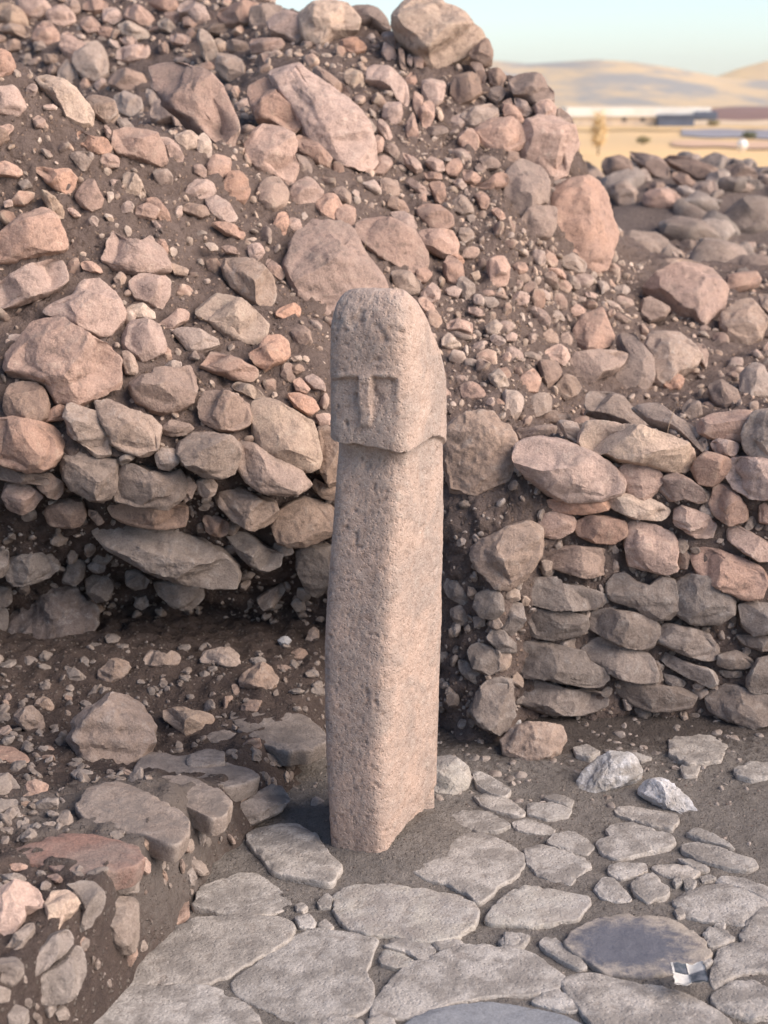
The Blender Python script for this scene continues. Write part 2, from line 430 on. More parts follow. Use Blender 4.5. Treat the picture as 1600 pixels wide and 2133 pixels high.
P J f 1 | 48,150 60,138 72,135 100,136 122,136 140,140 152,148 160,160 160,180 40,180 44,162
P K f 1.6 | 0,38 8,36 18,35 28,36 38,42 44,52 50,59 53,63 50,70 46,74 38,72 24,69 12,65 6,58 0,52 -5,44
P K l 1.6 | 49,90 50,80 56,75 70,73 86,74 104,77 124,81 134,85 138,92 136,98 126,105 112,108 98,108 86,104 70,104 58,98 51,93
P K f 1 | 98,66 104,54 116,47 130,42 142,42 156,48 165,54 166,60 160,68 150,74 142,82 136,84 132,78 118,72 106,70
P K f 1 | 0,125 14,113 26,105 36,102 50,103 66,105 76,108 72,116 70,122 68,126 72,134 73,140 72,148 64,152 50,156 36,159 20,156 4,148 -10,142 -14,134
P K f 1 | 73,152 76,142 84,134 94,124 108,119 124,113 140,111 156,113 172,118 186,128 189,132 184,138 170,141 150,141 136,143 118,147 108,153 94,155 78,154
P K f 1 | 80,112 86,107 98,106 108,110 111,114 108,119 102,120 94,115
P K l 1 | 77,118 82,114 92,117 100,122 96,125 86,125 79,123
P K f 1 | 110,110 116,108 126,108 130,111 122,115 114,114
P K f 1 | 25,94 34,92 38,97 36,101 28,100
P K f 1 | 39,98 44,95 49,100 46,102 41,101
P K f 1 | 25,86 30,85 33,88 30,90 26,89
P K f 1 | 39,84 45,79 48,82 47,87 40,87
P K f 1.3 | 42,160 50,153 60,156 67,158 66,166 44,166
P K l 1.3 | 68,166 70,158 78,154 86,157 88,166
P K u .8 | 92,162 104,154 122,149 144,146 168,149 190,154 204,161 208,172 88,172
P L f 1 | 14,146 20,141 30,138 38,142 42,149 41,152 32,151 20,148
P K l 1.2 | 144,94 150,85 158,79 168,75 178,77 190,79 204,82 206,85 203,89 198,94 190,95 180,97 172,98 160,97 148,96
P K f .8 | 151,108 156,103 164,104 170,106 166,112 156,114
P L f 1 | 12,60 11,52 20,50 34,53 46,58 50,62 44,66 38,72 30,72 18,66
P K f 1.2 | 134,3 142,5 152,11 158,15 154,19 146,17 138,12
P K f .8 | 136,18 148,18 158,22 166,28 166,31 158,30 146,27 140,24
P K f .8 | 122,31 130,28 144,29 152,33 157,37 150,40 138,40 126,36
P L f .8 | 2,36 8,33 18,35 28,39 26,42 16,42 6,40
P L f .8 | 12,24 26,23 38,27 36,31 24,33 12,30
P L f .8 | 22,20 27,18 34,19 40,22 38,25 30,23
P L f .8 | 24,48 28,43 38,41 46,44 52,50 48,54 38,53 30,50
P L f 1.6 | 55,47 58,45 63,44 61,40 65,37 76,36 88,40 98,43 102,47 98,50 90,52 80,54 70,57 64,56 58,52
P L f 1.4 | 66,26 76,25 90,28 103,31 104,34 100,39 88,37 76,33 68,30
P L f 1 | 62,66 62,62 70,60 84,61 85,65 78,68 70,70 64,68
P L f 1 | 53,76 58,70 64,70 72,78 76,83 68,84 58,82
P L f 2 | 76,73 82,67 88,66 94,72 99,76 97,80 90,82 86,84 82,82 78,78
P L f 1 | 88,63 98,61 110,62 118,66 112,70 104,70 94,67
P L f 1.5 | 101,71 106,68 107,72 103,74
P L f 1.5 | 108,71 112,69 116,72 114,76 109,75
P L f 1 | 108,52 108,49 118,48 130,51 142,56 150,58 153,62 146,64 132,62 118,58
P L f 1 | 110,42 116,38 126,42 136,48 143,53 132,49 120,46
P L f 1 | 104,58 112,58 122,62 124,65 116,65
P L f 1 | 118,69 124,67 128,70 120,72
P L f 1 | 130,69 142,69 156,74 164,78 164,87 150,79 138,74 128,72
P L f 1 | 103,84 108,80 118,76 132,74 146,77 156,82 158,87 152,92 144,98 130,96 118,94 110,92
P L f 0.8 | 102,90 106,87 109,93 104,95
P L n 1.6 | 35,108 42,102 54,96 68,93 84,94 100,96 112,102 120,108 124,114 122,118 112,122 98,126 82,129 70,128 58,126 46,118 38,112
P L f 1 | 120,104 124,100 134,102 139,107 134,110 124,112
P L f 1 | 126,100 128,98 134,98 133,101
P L f 1 | 19,110 24,106 30,107 38,113 46,120 48,124 42,125 32,120 24,115
P L f 1 | -3,103 4,104 8,108 4,112 -3,110
P L f 1 | 143,105 148,96 156,89 168,88 174,110 156,113 146,110
P L f 1.6 | 126,126 130,114 138,110 150,110 160,113 172,116 172,126 152,127 140,129 128,137 126,132
P L f 1.6 | 126,143 130,139 138,134 150,133 160,137 172,140 172,152 150,155 138,152 128,148
P L f 1 | 118,121 124,118 126,121 122,124
P L f 1.8 | 34,132 40,128 52,128 64,131 78,134 96,137 110,142 120,148 130,154 137,160 138,172 60,172 52,160 46,150 38,142
P L f 1 | 106,1 110,-2 118,0 116,6 108,6
P L f 1 | 140,2 150,-2 168,-2 168,6 150,8 142,6
P I f .8 | 100,142 112,138 126,140 134,146 130,154 112,156 100,150
P I f 1 | 40,147 48,145 56,150 50,153 42,151
P I f .8 | 70,152 78,150 88,153 82,155
R I p 1 | 18,14 21,4 28,3 38,4 41,9 38,14 30,18 22,16
R I p 1 | 42,9 50,5 62,6 70,8 71,16 64,21 54,20 44,16
R I g 1 | -24,28 -14,20 0,14 10,10 18,15 19,22 14,34 8,43 0,48 -10,46 -16,40
R I b 1 | 18,27 28,25 40,24 52,25 60,26 60,34 56,40 46,41 34,38 24,34 19,31
R I p .9 | 74,12 78,9 90,11 100,16 103,22 101,32 103,36 96,38 84,36 76,34 74,24
R I b 1 | 105,24 112,28 110,36 105,37
R I o .9 | 113,26 120,25 132,27 146,32 156,36 157,44 153,54 146,55 134,49 120,42 116,34
R I p 1 | 136,14 142,11 150,16 160,22 168,30 154,31 146,26 138,20
R I g 1 | 64,31 67,33 68,39 63,40
R I b .8 | 10,46 20,44 30,43 32,47 42,48 50,50 58,52 58,57 52,61 40,61 28,61 16,58 9,54
R I p .8 | 62,48 66,42 74,41 80,46 86,48 92,43 100,45 101,52 102,60 98,66 88,66 78,60 64,55
R I b 1 | 103,53 106,46 114,42 124,44 132,48 138,56 136,64 128,69 114,69 106,64
R I b 1 | 143,60 150,58 164,60 166,74 152,77 145,72
R I g 1 | 60,58 66,56 68,60 62,63
R I g .8 | 12,66 20,63 34,64 46,67 47,72 42,78 28,80 16,78
R I g .9 | 49,66 60,63 76,65 90,70 92,74 86,84 82,86 72,84 60,78 52,74
R I g .8 | 93,74 100,72 112,74 122,78 128,86 128,93 118,92 106,88 94,82
R I g 1 | 141,78 150,78 166,80 166,88 156,87 146,84
R I g .8 | 46,86 52,81 62,81 76,86 86,91 89,100 88,105 78,106 66,102 56,96 48,92
R I g .8 | 6,84 16,83 30,85 44,89 46,94 54,98 58,104 54,109 44,108 34,106 22,104 8,102 4,94
R I g .8 | 92,90 104,93 116,97 124,99 128,106 124,110 112,104 100,98
R I g 1 | 130,90 140,88 150,92 152,96 146,98 136,98 130,96
R I g 1 | 130,100 144,100 144,104 134,104
R I g 1 | 96,102 104,104 110,107 106,110 98,108
R I g .8 | 8,109 12,105 24,108 36,112 50,114 58,114 64,118 58,124 44,126 26,126 12,122
R I g .8 | 68,108 80,107 94,110 104,111 114,116 110,122 98,124 88,124 78,120 70,114
R I b 1 | 148,104 154,94 166,90 168,112 156,114 148,110
R I g .7 | 120,116 126,112 136,109 146,112 160,116 168,128 150,134 136,130 126,124
R H g 1 | 118,44 122,42 126,46 132,54 133,58 128,59 120,54 117,48
R H g 1 | 138,54 142,50 148,48 152,54 153,62 148,68 140,66 136,60
R H g 1 | 121,62 128,60 133,66 133,70 126,72 122,66
R H b 1 | 135,67 142,66 142,72 136,73
R H g 1 | 144,80 148,74 154,76 160,82 160,88 152,88
R H g 1 | 132,86 138,83 146,86 152,93 150,99 144,101 136,98 133,92
R H g 1 | 126,94 132,95 140,102 142,106 136,108 128,101
R H g 1 | 135,126 138,114 144,108 152,106 158,108 160,126 156,136 150,137 140,132
R H g 1 | 114,86 120,90 119,97 114,98
R I g 1 | 0,58 8,59 8,72 2,76 -5,74 -5,62
R I g 1 | -2,80 4,82 4,88 -2,90
"""
# Loose stones, each a thing of its own: tile, surface, tone, bulge, label, outline
LOOSE = """
B M t 1.0 | huge pale cream boulder on top of the rubble mound against the sky | 87,7 92,1 100,-6 112,-8 118,0 130,9 140,17 144,23 143,27 134,35 124,42 116,47 108,46 102,42 100,36 88,20 85,14
E R g 1.0 | jagged grey block with a pointed top standing just right of the carved head | 119,108 124,102 134,99 138,96 146,96 152,104 158,106 164,116 165,130 160,142 150,146 140,150 130,150 120,148 118,130
G L k 1.1 | big dark rough rock with white veins under the left end of the curved rubble wall | 14,50 22,47 36,47 48,48 54,52 58,60 60,68 58,76 54,84 48,89 38,88 30,86 20,90 10,90 4,86 8,76 6,64
G E g 1.3 | big rounded grey rock with a crusty top lying alone on the dirt ledge | 42,140 44,133 52,127 60,120 68,116 78,116 88,120 94,130 98,138 96,148 90,154 78,160 66,162 56,158 48,150 43,146
G E g 1.2 | small lumpy rock at the left edge of the ledge beside a thin pointed stone | 8,128 14,121 20,121 26,127 28,134 24,139 16,137 10,133
G E g 1.0 | thin pale pointed stone leaning over a small lumpy rock on the ledge | 20,120 26,115 30,116 35,122 32,125 26,123
G E t 1.0 | angular stone with white crusted tips right of the big rounded ledge rock | 97,124 104,122 114,122 120,125 128,126 134,128 130,134 124,142 116,143 106,134 99,130
G E g 1.2 | fist sized stone with a chalky white top on the dark dirt | 60,101 66,95 72,92 80,94 82,98 78,102 74,106 66,108 60,105
G E g 1.1 | knobbly twin lobed grey stone near the foot of the curved wall | 88,92 92,86 98,88 104,92 110,88 114,92 112,96 104,97 94,98 88,96
G E g 1.1 | low stone with a white right corner near the foot of the curved wall | 122,92 126,87 134,86 142,85 148,90 149,97 140,99 134,96 124,95
G E g 1.0 | flat topped pinkish grey stone on the dirt just left of the pillar | 147,103 152,98 160,96 166,97 173,102 172,108 166,112 156,111 148,108
H E w 1.0 | small bright white pebble on the dark dirt left of the pillar | 14,81 17,79 21,79 23,81 21,84 16,84
H E g 1.0 | little upright stone beside the white pebble left of the pillar | 31,81 34,75 37,72 40,75 40,80 36,82
L P w .6 | chalk white crusted rock on the dirt floor in front of the right wall | 40,17 41,9 46,3 54,-3 62,-7 74,-7 80,-2 83,5 78,10 68,14 58,17 48,19
L P w .5 | long low rock streaked with white plaster running down to the paving | 78,14 84,9 94,8 102,13 110,20 118,30 120,34 112,33 98,27 86,20
K P l 1.0 | pale block touching the right side of the pillar near its foot | 108,-6 116,-7 124,-5 132,0 134,6 132,12 124,18 118,22 108,20
I P g 1.0 | broad cracked grey rock at the foot of the right wall's left end | -8,142 0,136 10,134 20,134 34,135 36,142 30,150 20,156 8,157 -4,152
I P w 1.2 | tiny whitish stone wedged between the wall foot and a cracked rock | -1,131 3,128 7,130 8,133 4,135 0,134
"""
# ---------------------------------------------------------------- helpers
CT, ST = math.cos(TILT), math.sin(TILT)
RNG = np.random.default_rng(11)
random.seed(5)

def ray(px, py):
    u, v = (px - 800.0) / FPX, (py - 1066.5) / FPX
    return np.array([u, CT - v * ST, -ST - v * CT])

def at(px, py, Y):                # the point a distance Y in front of the eye (along the ground) seen at this pixel
    d = ray(px, py)
    return EYE + d * (Y / d[1])

def to_px(P):
    P = np.asarray(P, float).reshape(-1, 3) - EYE
    f = P[:, 1] * CT - P[:, 2] * ST
    up = P[:, 1] * ST + P[:, 2] * CT
    return np.stack([800 + FPX * P[:, 0] / f, 1066.5 - FPX * up / f], 1)

def _hash(ix, iy, iz, seed):
    h = (ix.astype(np.int64) * 374761393 + iy.astype(np.int64) * 668265263 + iz.astype(np.int64) * 2147483647 + seed * 974634777) & 0xffffffff
    h = ((h ^ (h >> 13)) * 1274126177) & 0xffffffff
    h = ((h ^ (h >> 16)) * 2246822519) & 0xffffffff
    return ((h ^ (h >> 15)) & 0xffff) / 32767.5 - 1.0

def vnoise(P, seed=0):
    P = np.asarray(P, float)
    i = np.floor(P)
    f = P - i
    f = f * f * (3 - 2 * f)
    i = i.astype(np.int64)
    x, y, z = i[:, 0], i[:, 1], i[:, 2]
    fx, fy, fz = f[:, 0], f[:, 1], f[:, 2]
    def h(a, b, c):
        return _hash(x + a, y + b, z + c, seed)
    x00 = h(0, 0, 0) * (1 - fx) + h(1, 0, 0) * fx
    x10 = h(0, 1, 0) * (1 - fx) + h(1, 1, 0) * fx
    x01 = h(0, 0, 1) * (1 - fx) + h(1, 0, 1) * fx
    x11 = h(0, 1, 1) * (1 - fx) + h(1, 1, 1) * fx
    return (x00 * (1 - fy) + x10 * fy) * (1 - fz) + (x01 * (1 - fy) + x11 * fy) * fz

def fbm(P, freq, octaves=4, seed=0, gain=0.5, ridged=False):
    P = np.asarray(P, float)
    a, s, t = 1.0, 0.0, 0.0
    for o in range(octaves):
        n = vnoise(P * freq + 17.3 * o, seed + o)
        if ridged:
            n = 1 - 2 * np.abs(n)
        s = s + a * n
        t += a
        a *= gain
        freq *= 2.03
    return s / t

def mesh_obj(name, V, F, mat, parent=None, smooth=True, origin=None, crease=0):
    me = bpy.data.meshes.new(name)
    V = np.asarray(V, float)
    if origin is not None:
        V = V - np.asarray(origin)
    F = np.asarray(F, dtype=np.int32)
    me.vertices.add(len(V))
    me.vertices.foreach_set('co', V.astype(np.float32).ravel())
    k = F.shape[1]
    me.loops.add(F.size)
    me.loops.foreach_set('vertex_index', F.ravel())
    me.polygons.add(len(F))
    me.polygons.foreach_set('loop_start', np.arange(0, F.size, k, dtype=np.int32))
    me.polygons.foreach_set('loop_total', np.full(len(F), k, dtype=np.int32))
    me.polygons.foreach_set('use_smooth', np.full(len(F), smooth))
    me.update(calc_edges=True)
    if crease: me.set_sharp_from_angle(angle=math.radians(crease))
    if mat: me.materials.append(mat)
    ob = bpy.data.objects.new(name, me)
    COL.objects.link(ob)
    if origin is not None:
        ob.location = origin
    if parent is not None:
        ob.parent = parent
    return ob

def empty(name, loc=(0, 0, 0)):
    o = bpy.data.objects.new(name, None)
    o.empty_display_size = 0.05
    COL.objects.link(o)
    o.location = loc
    return o

def tag(o, label=None, cat=None, group=None, kind=None):
    if label: o['label'] = label
    if cat: o['category'] = cat
    if group: o['group'] = group
    if kind: o['kind'] = kind
    return o

def fix_parent(parent, child):            # children keep world positions under a parent that stands elsewhere
    child.parent = parent
    child.location = Vector(child.location) - Vector(parent.location)

def box(name, x0, x1, y0, y1, z0, z1, mat, parent=None):
    V = [(x, y, z) for z in (z0, z1) for y in (y0, y1) for x in (x0, x1)]
    F = [(0, 2, 3, 1), (4, 5, 7, 6), (0, 1, 5, 4), (2, 6, 7, 3), (0, 4, 6, 2), (1, 3, 7, 5)]
    return mesh_obj(name, V, F, mat, parent, smooth=False)

def grid_faces(nr, nc, wrap=False):
    r, c = np.meshgrid(np.arange(nr - 1), np.arange(nc if wrap else nc - 1), indexing='ij')
    c2 = (c + 1) % nc
    return np.stack([r * nc + c, r * nc + c2, (r + 1) * nc + c2, (r + 1) * nc + c], -1).reshape(-1, 4)

# ---------------------------------------------------------------- materials
def rock_mat(name, base, second, spot=(0.5, 0.46, 0.4), spot_amount=0.25, scale=1.0, bump=0.5, island=False, dark=(0.10, 0.08, 0.07), vary=0.2, blot=None, spots_on=True, pits=0.5, dust=None, specks=None, edge_light_soil=0.55):
    m = bpy.data.materials.new(name)
    m.use_nodes = True
    nt = m.node_tree
    N, Lk = nt.nodes, nt.links
    N.clear()
    out = N.new('ShaderNodeOutputMaterial')
    bs = N.new('ShaderNodeBsdfPrincipled')
    bs.inputs['Roughness'].default_value = 0.92
    bs.inputs['Specular IOR Level'].default_value = 0.2
    Lk.new(bs.outputs[0], out.inputs[0])
    geo = N.new('ShaderNodeNewGeometry')
    oi = N.new('ShaderNodeObjectInfo')
    rnd = geo.outputs['Random Per Island'] if island else oi.outputs['Random']
    # shift the texture from stone to stone
    sh = N.new('ShaderNodeVectorMath'); sh.operation = 'SCALE'
    sh.inputs[0].default_value = (3.1, 5.7, 9.3)
    Lk.new(rnd, sh.inputs['Scale'])
    ad = N.new('ShaderNodeVectorMath'); ad.operation = 'ADD'
    Lk.new(geo.outputs['Position'], ad.inputs[0]); Lk.new(sh.outputs[0], ad.inputs[1])
    vec = ad.outputs[0]
    def noise(sc, det=6, rough=0.6, dist=0.0):
        n = N.new('ShaderNodeTexNoise')
        n.inputs['Scale'].default_value = sc * scale
        n.inputs['Detail'].default_value = det
        n.inputs['Roughness'].default_value = rough
        n.inputs['Distortion'].default_value = dist
        Lk.new(vec, n.inputs['Vector'])
        return n.outputs['Fac']
    def ramp(fac, a, b):
        r = N.new('ShaderNodeMapRange')
        r.inputs['From Min'].default_value = a; r.inputs['From Max'].default_value = b
        r.interpolation_type = 'SMOOTHSTEP'
        Lk.new(fac, r.inputs['Value'])
        return r.outputs[0]
    def mix(fac, a, b, mode='MIX'):
        x = N.new('ShaderNodeMix'); x.data_type = 'RGBA'; x.blend_type = mode
        if isinstance(fac, float): x.inputs[0].default_value = fac
        else: Lk.new(fac, x.inputs[0])
        for i, c in ((6, a), (7, b)):
            if isinstance(c, tuple): x.inputs[i].default_value = (*c, 1)
            else: Lk.new(c, x.inputs[i])
        return x.outputs[2]
    def mul(a, k):
        x = N.new('ShaderNodeMath'); x.operation = 'MULTIPLY'
        if isinstance(a, float): x.inputs[0].default_value = a
        else: Lk.new(a, x.inputs[0])
        if isinstance(k, float): x.inputs[1].default_value = k
        else: Lk.new(k, x.inputs[1])
        return x.outputs[0]
    big = noise(7, 5, 0.6, 0.6)
    mid = noise(34, 7, 0.68, 0.3)
    fine = noise(190, 5, 0.7)
    c = mix(ramp(big, 0.36, 0.64), base, second)
    c = mix(mul(ramp(mid, 0.50, 0.74), spot_amount), c, spot)
    c = mix(mul(ramp(mid, 0.50, 0.30), 0.55), c, dark)
    # fine grain
    g = N.new('ShaderNodeMapRange'); g.inputs['From Min'].default_value = 0.3; g.inputs['From Max'].default_value = 0.7
    g.inputs['To Min'].default_value = 0.74; g.inputs['To Max'].default_value = 1.24
    Lk.new(fine, g.inputs['Value'])
    cg = N.new('ShaderNodeCombineXYZ')
    for i in range(3): Lk.new(g.outputs[0], cg.inputs[i])
    c = mix(1.0, c, cg.outputs[0], 'MULTIPLY')
    spk = None
    if specks:                                # small stones and grit bedded in the soil
        sv_ = N.new('ShaderNodeTexVoronoi'); sv_.inputs['Scale'].default_value = specks[1]
        Lk.new(vec, sv_.inputs['Vector'])
        sc_ = N.new('ShaderNodeSeparateColor'); Lk.new(sv_.outputs['Color'], sc_.inputs[0])
        spk = mul(ramp(sc_.outputs[0], 0.70, 0.74), ramp(sv_.outputs['Distance'], 0.42, 0.28))
        lighter = mix(ramp(sc_.outputs[1], 0.2, 0.8), specks[0], tuple(q * 0.6 for q in specks[0]))
        c = mix(mul(spk, 0.85), c, lighter)
    if edge_light_soil:                                  # edge highlights put into the colour, and soil left in the hollows
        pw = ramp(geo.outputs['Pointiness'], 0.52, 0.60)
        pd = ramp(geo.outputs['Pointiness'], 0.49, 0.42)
        c = mix(mul(pw, edge_light_soil), c, spot)
        c = mix(mul(pd, edge_light_soil), c, dark)
    # brightness and hue from stone to stone
    hs = N.new('ShaderNodeHueSaturation')
    v = N.new('ShaderNodeMapRange'); v.inputs['To Min'].default_value = 1 - vary; v.inputs['To Max'].default_value = 1 + vary
    Lk.new(rnd, v.inputs['Value']); Lk.new(v.outputs[0], hs.inputs['Value'])
    r2 = N.new('ShaderNodeMath'); r2.operation = 'MULTIPLY'; r2.inputs[1].default_value = 7.31
    Lk.new(rnd, r2.inputs[0])
    fr = N.new('ShaderNodeMath'); fr.operation = 'FRACT'; Lk.new(r2.outputs[0], fr.inputs[0])
    s = N.new('ShaderNodeMapRange'); s.inputs['To Min'].default_value = 0.86; s.inputs['To Max'].default_value = 1.18
    Lk.new(fr.outputs[0], s.inputs['Value']); Lk.new(s.outputs[0], hs.inputs['Saturation'])
    Lk.new(c, hs.inputs['Color'])
    c = hs.outputs[0]
    if dust:                                  # soil lying on the upper faces
        sep = N.new('ShaderNodeSeparateXYZ'); Lk.new(geo.outputs['Normal'], sep.inputs[0])
        up = ramp(sep.outputs['Z'], 0.35, 0.95)
        dn = ramp(noise(13, 6, 0.65), 0.42, 0.6)
        c = mix(mul(mul(up, dn), dust[1]), c, dust[0])
    if blot:                                  # a patch of colour with a shape of its own: centre, radii, colour, amount
        sb = N.new('ShaderNodeVectorMath'); sb.operation = 'SUBTRACT'; sb.inputs[1].default_value = blot[0]
        Lk.new(geo.outputs['Position'], sb.inputs[0])
        dv = N.new('ShaderNodeVectorMath'); dv.operation = 'DIVIDE'; dv.inputs[1].default_value = blot[1]
        Lk.new(sb.outputs[0], dv.inputs[0])
        ln = N.new('ShaderNodeVectorMath'); ln.operation = 'LENGTH'; Lk.new(dv.outputs[0], ln.inputs[0])
        w = N.new('ShaderNodeMath'); w.operation = 'MULTIPLY_ADD'; w.inputs[1].default_value = 1.3
        Lk.new(mid, w.inputs[0]); Lk.new(ln.outputs['Value'], w.inputs[2])
        c = mix(mul(ramp(w.outputs[0], 1.75, 1.15), blot[3]), c, blot[2])
    Lk.new(c, bs.inputs['Base Color'])
    # relief: pits, grain
    vo = N.new('ShaderNodeTexVoronoi'); vo.inputs['Scale'].default_value = 95 * scale
    Lk.new(vec, vo.inputs['Vector'])
    pit = ramp(vo.outputs['Distance'], 0.0, 0.42)
    h1 = mul(mid, 1.0)
    a1 = N.new('ShaderNodeMath'); a1.operation = 'MULTIPLY_ADD'; a1.inputs[1].default_value = 0.28
    Lk.new(fine, a1.inputs[0]); Lk.new(h1, a1.inputs[2])
    a2 = N.new('ShaderNodeMath'); a2.operation = 'MULTIPLY_ADD'; a2.inputs[1].default_value = 0.16 * pits
    Lk.new(pit, a2.inputs[0]); Lk.new(a1.outputs[0], a2.inputs[2])
    if spk is not None:
        a3 = N.new('ShaderNodeMath'); a3.operation = 'MULTIPLY_ADD'; a3.inputs[1].default_value = 0.35
        Lk.new(spk, a3.inputs[0]); Lk.new(a2.outputs[0], a3.inputs[2]); a2 = a3
    b = N.new('ShaderNodeBump'); b.inputs['Strength'].default_value = bump; b.inputs['Distance'].default_value = (0.03 if specks else 0.02) / scale
    Lk.new(a2.outputs[0], b.inputs['Height']); Lk.new(b.outputs[0], bs.inputs['Normal'])
    return m

def plain_mat(name, a, b, scale, rough=0.9, spec=0.2):
    m = bpy.data.materials.new(name)
    m.use_nodes = True
    N, Lk = m.node_tree.nodes, m.node_tree.links
    bs = N['Principled BSDF']
    bs.inputs['Roughness'].default_value = rough
    bs.inputs['Specular IOR Level'].default_value = spec
    geo = N.new('ShaderNodeNewGeometry')
    mp = N.new('ShaderNodeMapping'); mp.inputs['Scale'].default_value = scale
    Lk.new(geo.outputs['Position'], mp.inputs[0])
    n = N.new('ShaderNodeTexNoise'); n.inputs['Scale'].default_value = 1; n.inputs['Detail'].default_value = 8
    n.inputs['Roughness'].default_value = 0.62
    Lk.new(mp.outputs[0], n.inputs['Vector'])
    r = N.new('ShaderNodeMapRange'); r.inputs['From Min'].default_value = 0.42; r.inputs['From Max'].default_value = 0.58
    Lk.new(n.outputs['Fac'], r.inputs['Value'])
    x = N.new('ShaderNodeMix'); x.data_type = 'RGBA'
    x.inputs[6].default_value = (*a, 1); x.inputs[7].default_value = (*b, 1)
    Lk.new(r.outputs[0], x.inputs[0]); Lk.new(x.outputs[2], bs.inputs['Base Color'])
    return m

DIRT = (0.162, 0.127, 0.113)
dirt_dust = ((0.20, 0.165, 0.14), 0.35)
floor_dust = ((0.205, 0.187, 0.172), 0.75)
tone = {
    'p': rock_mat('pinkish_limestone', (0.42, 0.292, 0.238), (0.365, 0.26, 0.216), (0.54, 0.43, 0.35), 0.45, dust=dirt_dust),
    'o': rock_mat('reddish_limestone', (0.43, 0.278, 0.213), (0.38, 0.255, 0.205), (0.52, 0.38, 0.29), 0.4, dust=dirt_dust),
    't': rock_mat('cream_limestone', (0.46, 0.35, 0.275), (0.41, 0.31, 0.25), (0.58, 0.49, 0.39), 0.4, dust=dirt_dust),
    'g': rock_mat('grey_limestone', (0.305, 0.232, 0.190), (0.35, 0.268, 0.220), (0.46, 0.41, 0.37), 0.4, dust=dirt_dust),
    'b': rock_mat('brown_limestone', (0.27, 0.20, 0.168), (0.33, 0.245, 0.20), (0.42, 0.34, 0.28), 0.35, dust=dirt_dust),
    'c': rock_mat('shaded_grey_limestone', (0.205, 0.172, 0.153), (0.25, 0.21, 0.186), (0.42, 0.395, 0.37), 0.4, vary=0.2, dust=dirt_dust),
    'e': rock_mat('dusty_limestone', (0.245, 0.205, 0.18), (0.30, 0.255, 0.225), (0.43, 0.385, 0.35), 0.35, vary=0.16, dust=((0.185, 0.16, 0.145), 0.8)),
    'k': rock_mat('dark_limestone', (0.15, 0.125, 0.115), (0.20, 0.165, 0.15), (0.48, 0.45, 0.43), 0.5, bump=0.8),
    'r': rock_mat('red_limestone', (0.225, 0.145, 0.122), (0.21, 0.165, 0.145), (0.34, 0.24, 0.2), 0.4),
    'f': rock_mat('grey_flagstone', (0.38, 0.352, 0.325), (0.445, 0.415, 0.385), (0.58, 0.55, 0.52), 0.35, dark=(0.17, 0.14, 0.12), bump=0.5, pits=1.6, vary=0.14, dust=floor_dust, edge_light_soil=0.2),
    'l': rock_mat('pale_flagstone', (0.43, 0.40, 0.355), (0.38, 0.355, 0.335), (0.55, 0.53, 0.49), 0.4, dark=(0.2, 0.165, 0.14), bump=0.5, pits=1.6, vary=0.06, edge_light_soil=0.2, dust=((0.24, 0.21, 0.19), 0.5)),
    'u': rock_mat('bluish_flagstone', (0.215, 0.225, 0.245), (0.25, 0.26, 0.28), (0.28, 0.28, 0.29), 0.2, dark=(0.17, 0.175, 0.19), edge_light_soil=0, bump=0.18, vary=0.03),
    'n': rock_mat('stained_flagstone', (0.30, 0.27, 0.24), (0.34, 0.305, 0.27), (0.40, 0.37, 0.34), 0.3, dark=(0.17, 0.14, 0.12), edge_light_soil=0, bump=0.3, vary=0.03,
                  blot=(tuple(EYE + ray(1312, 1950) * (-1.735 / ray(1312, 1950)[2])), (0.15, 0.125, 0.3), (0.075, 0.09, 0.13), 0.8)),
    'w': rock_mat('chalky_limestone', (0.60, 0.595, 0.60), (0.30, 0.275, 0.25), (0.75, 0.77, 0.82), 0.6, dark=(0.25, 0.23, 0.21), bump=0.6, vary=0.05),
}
M_dirt = rock_mat('dry_soil', DIRT, (0.185, 0.146, 0.130), (0.28, 0.225, 0.195), 0.3, edge_light_soil=0, scale=1.6, bump=1.0, vary=0.0, dark=(0.07, 0.052, 0.045), specks=((0.36, 0.27, 0.22), 75))
M_shade_damp2 = rock_mat('dark_soil', (0.10, 0.078, 0.070), (0.13, 0.10, 0.088), (0.2, 0.165, 0.15), 0.3, edge_light_soil=0, scale=1.6, bump=1.0, vary=0.0, dark=(0.05, 0.038, 0.034), specks=((0.27, 0.235, 0.21), 80))  # earth in the hollow: its shade, with some damp, is put into the colour
M_clod = rock_mat('soil_clod', DIRT, (0.175, 0.138, 0.12), (0.26, 0.21, 0.18), 0.3, edge_light_soil=0, scale=1.6, bump=0.9, vary=0.3, island=True, dark=(0.075, 0.055, 0.047))
M_floor = rock_mat('trodden_soil', (0.205, 0.186, 0.170), (0.255, 0.232, 0.213), (0.29, 0.26, 0.235), 0.35, edge_light_soil=0, scale=1.5, bump=0.7, vary=0.0, dark=(0.10, 0.082, 0.07))
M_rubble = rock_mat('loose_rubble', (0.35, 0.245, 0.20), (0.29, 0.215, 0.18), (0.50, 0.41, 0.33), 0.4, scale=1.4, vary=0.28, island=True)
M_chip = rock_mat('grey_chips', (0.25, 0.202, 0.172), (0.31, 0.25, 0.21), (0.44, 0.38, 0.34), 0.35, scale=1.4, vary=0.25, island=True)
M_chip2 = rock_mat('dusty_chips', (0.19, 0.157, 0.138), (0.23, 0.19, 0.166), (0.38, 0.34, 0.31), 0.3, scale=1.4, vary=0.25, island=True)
def on_floor(px, py, z=0.0):
    d = ray(px, py)
    return tuple(EYE + d * ((z - EYE[2]) / d[2]))
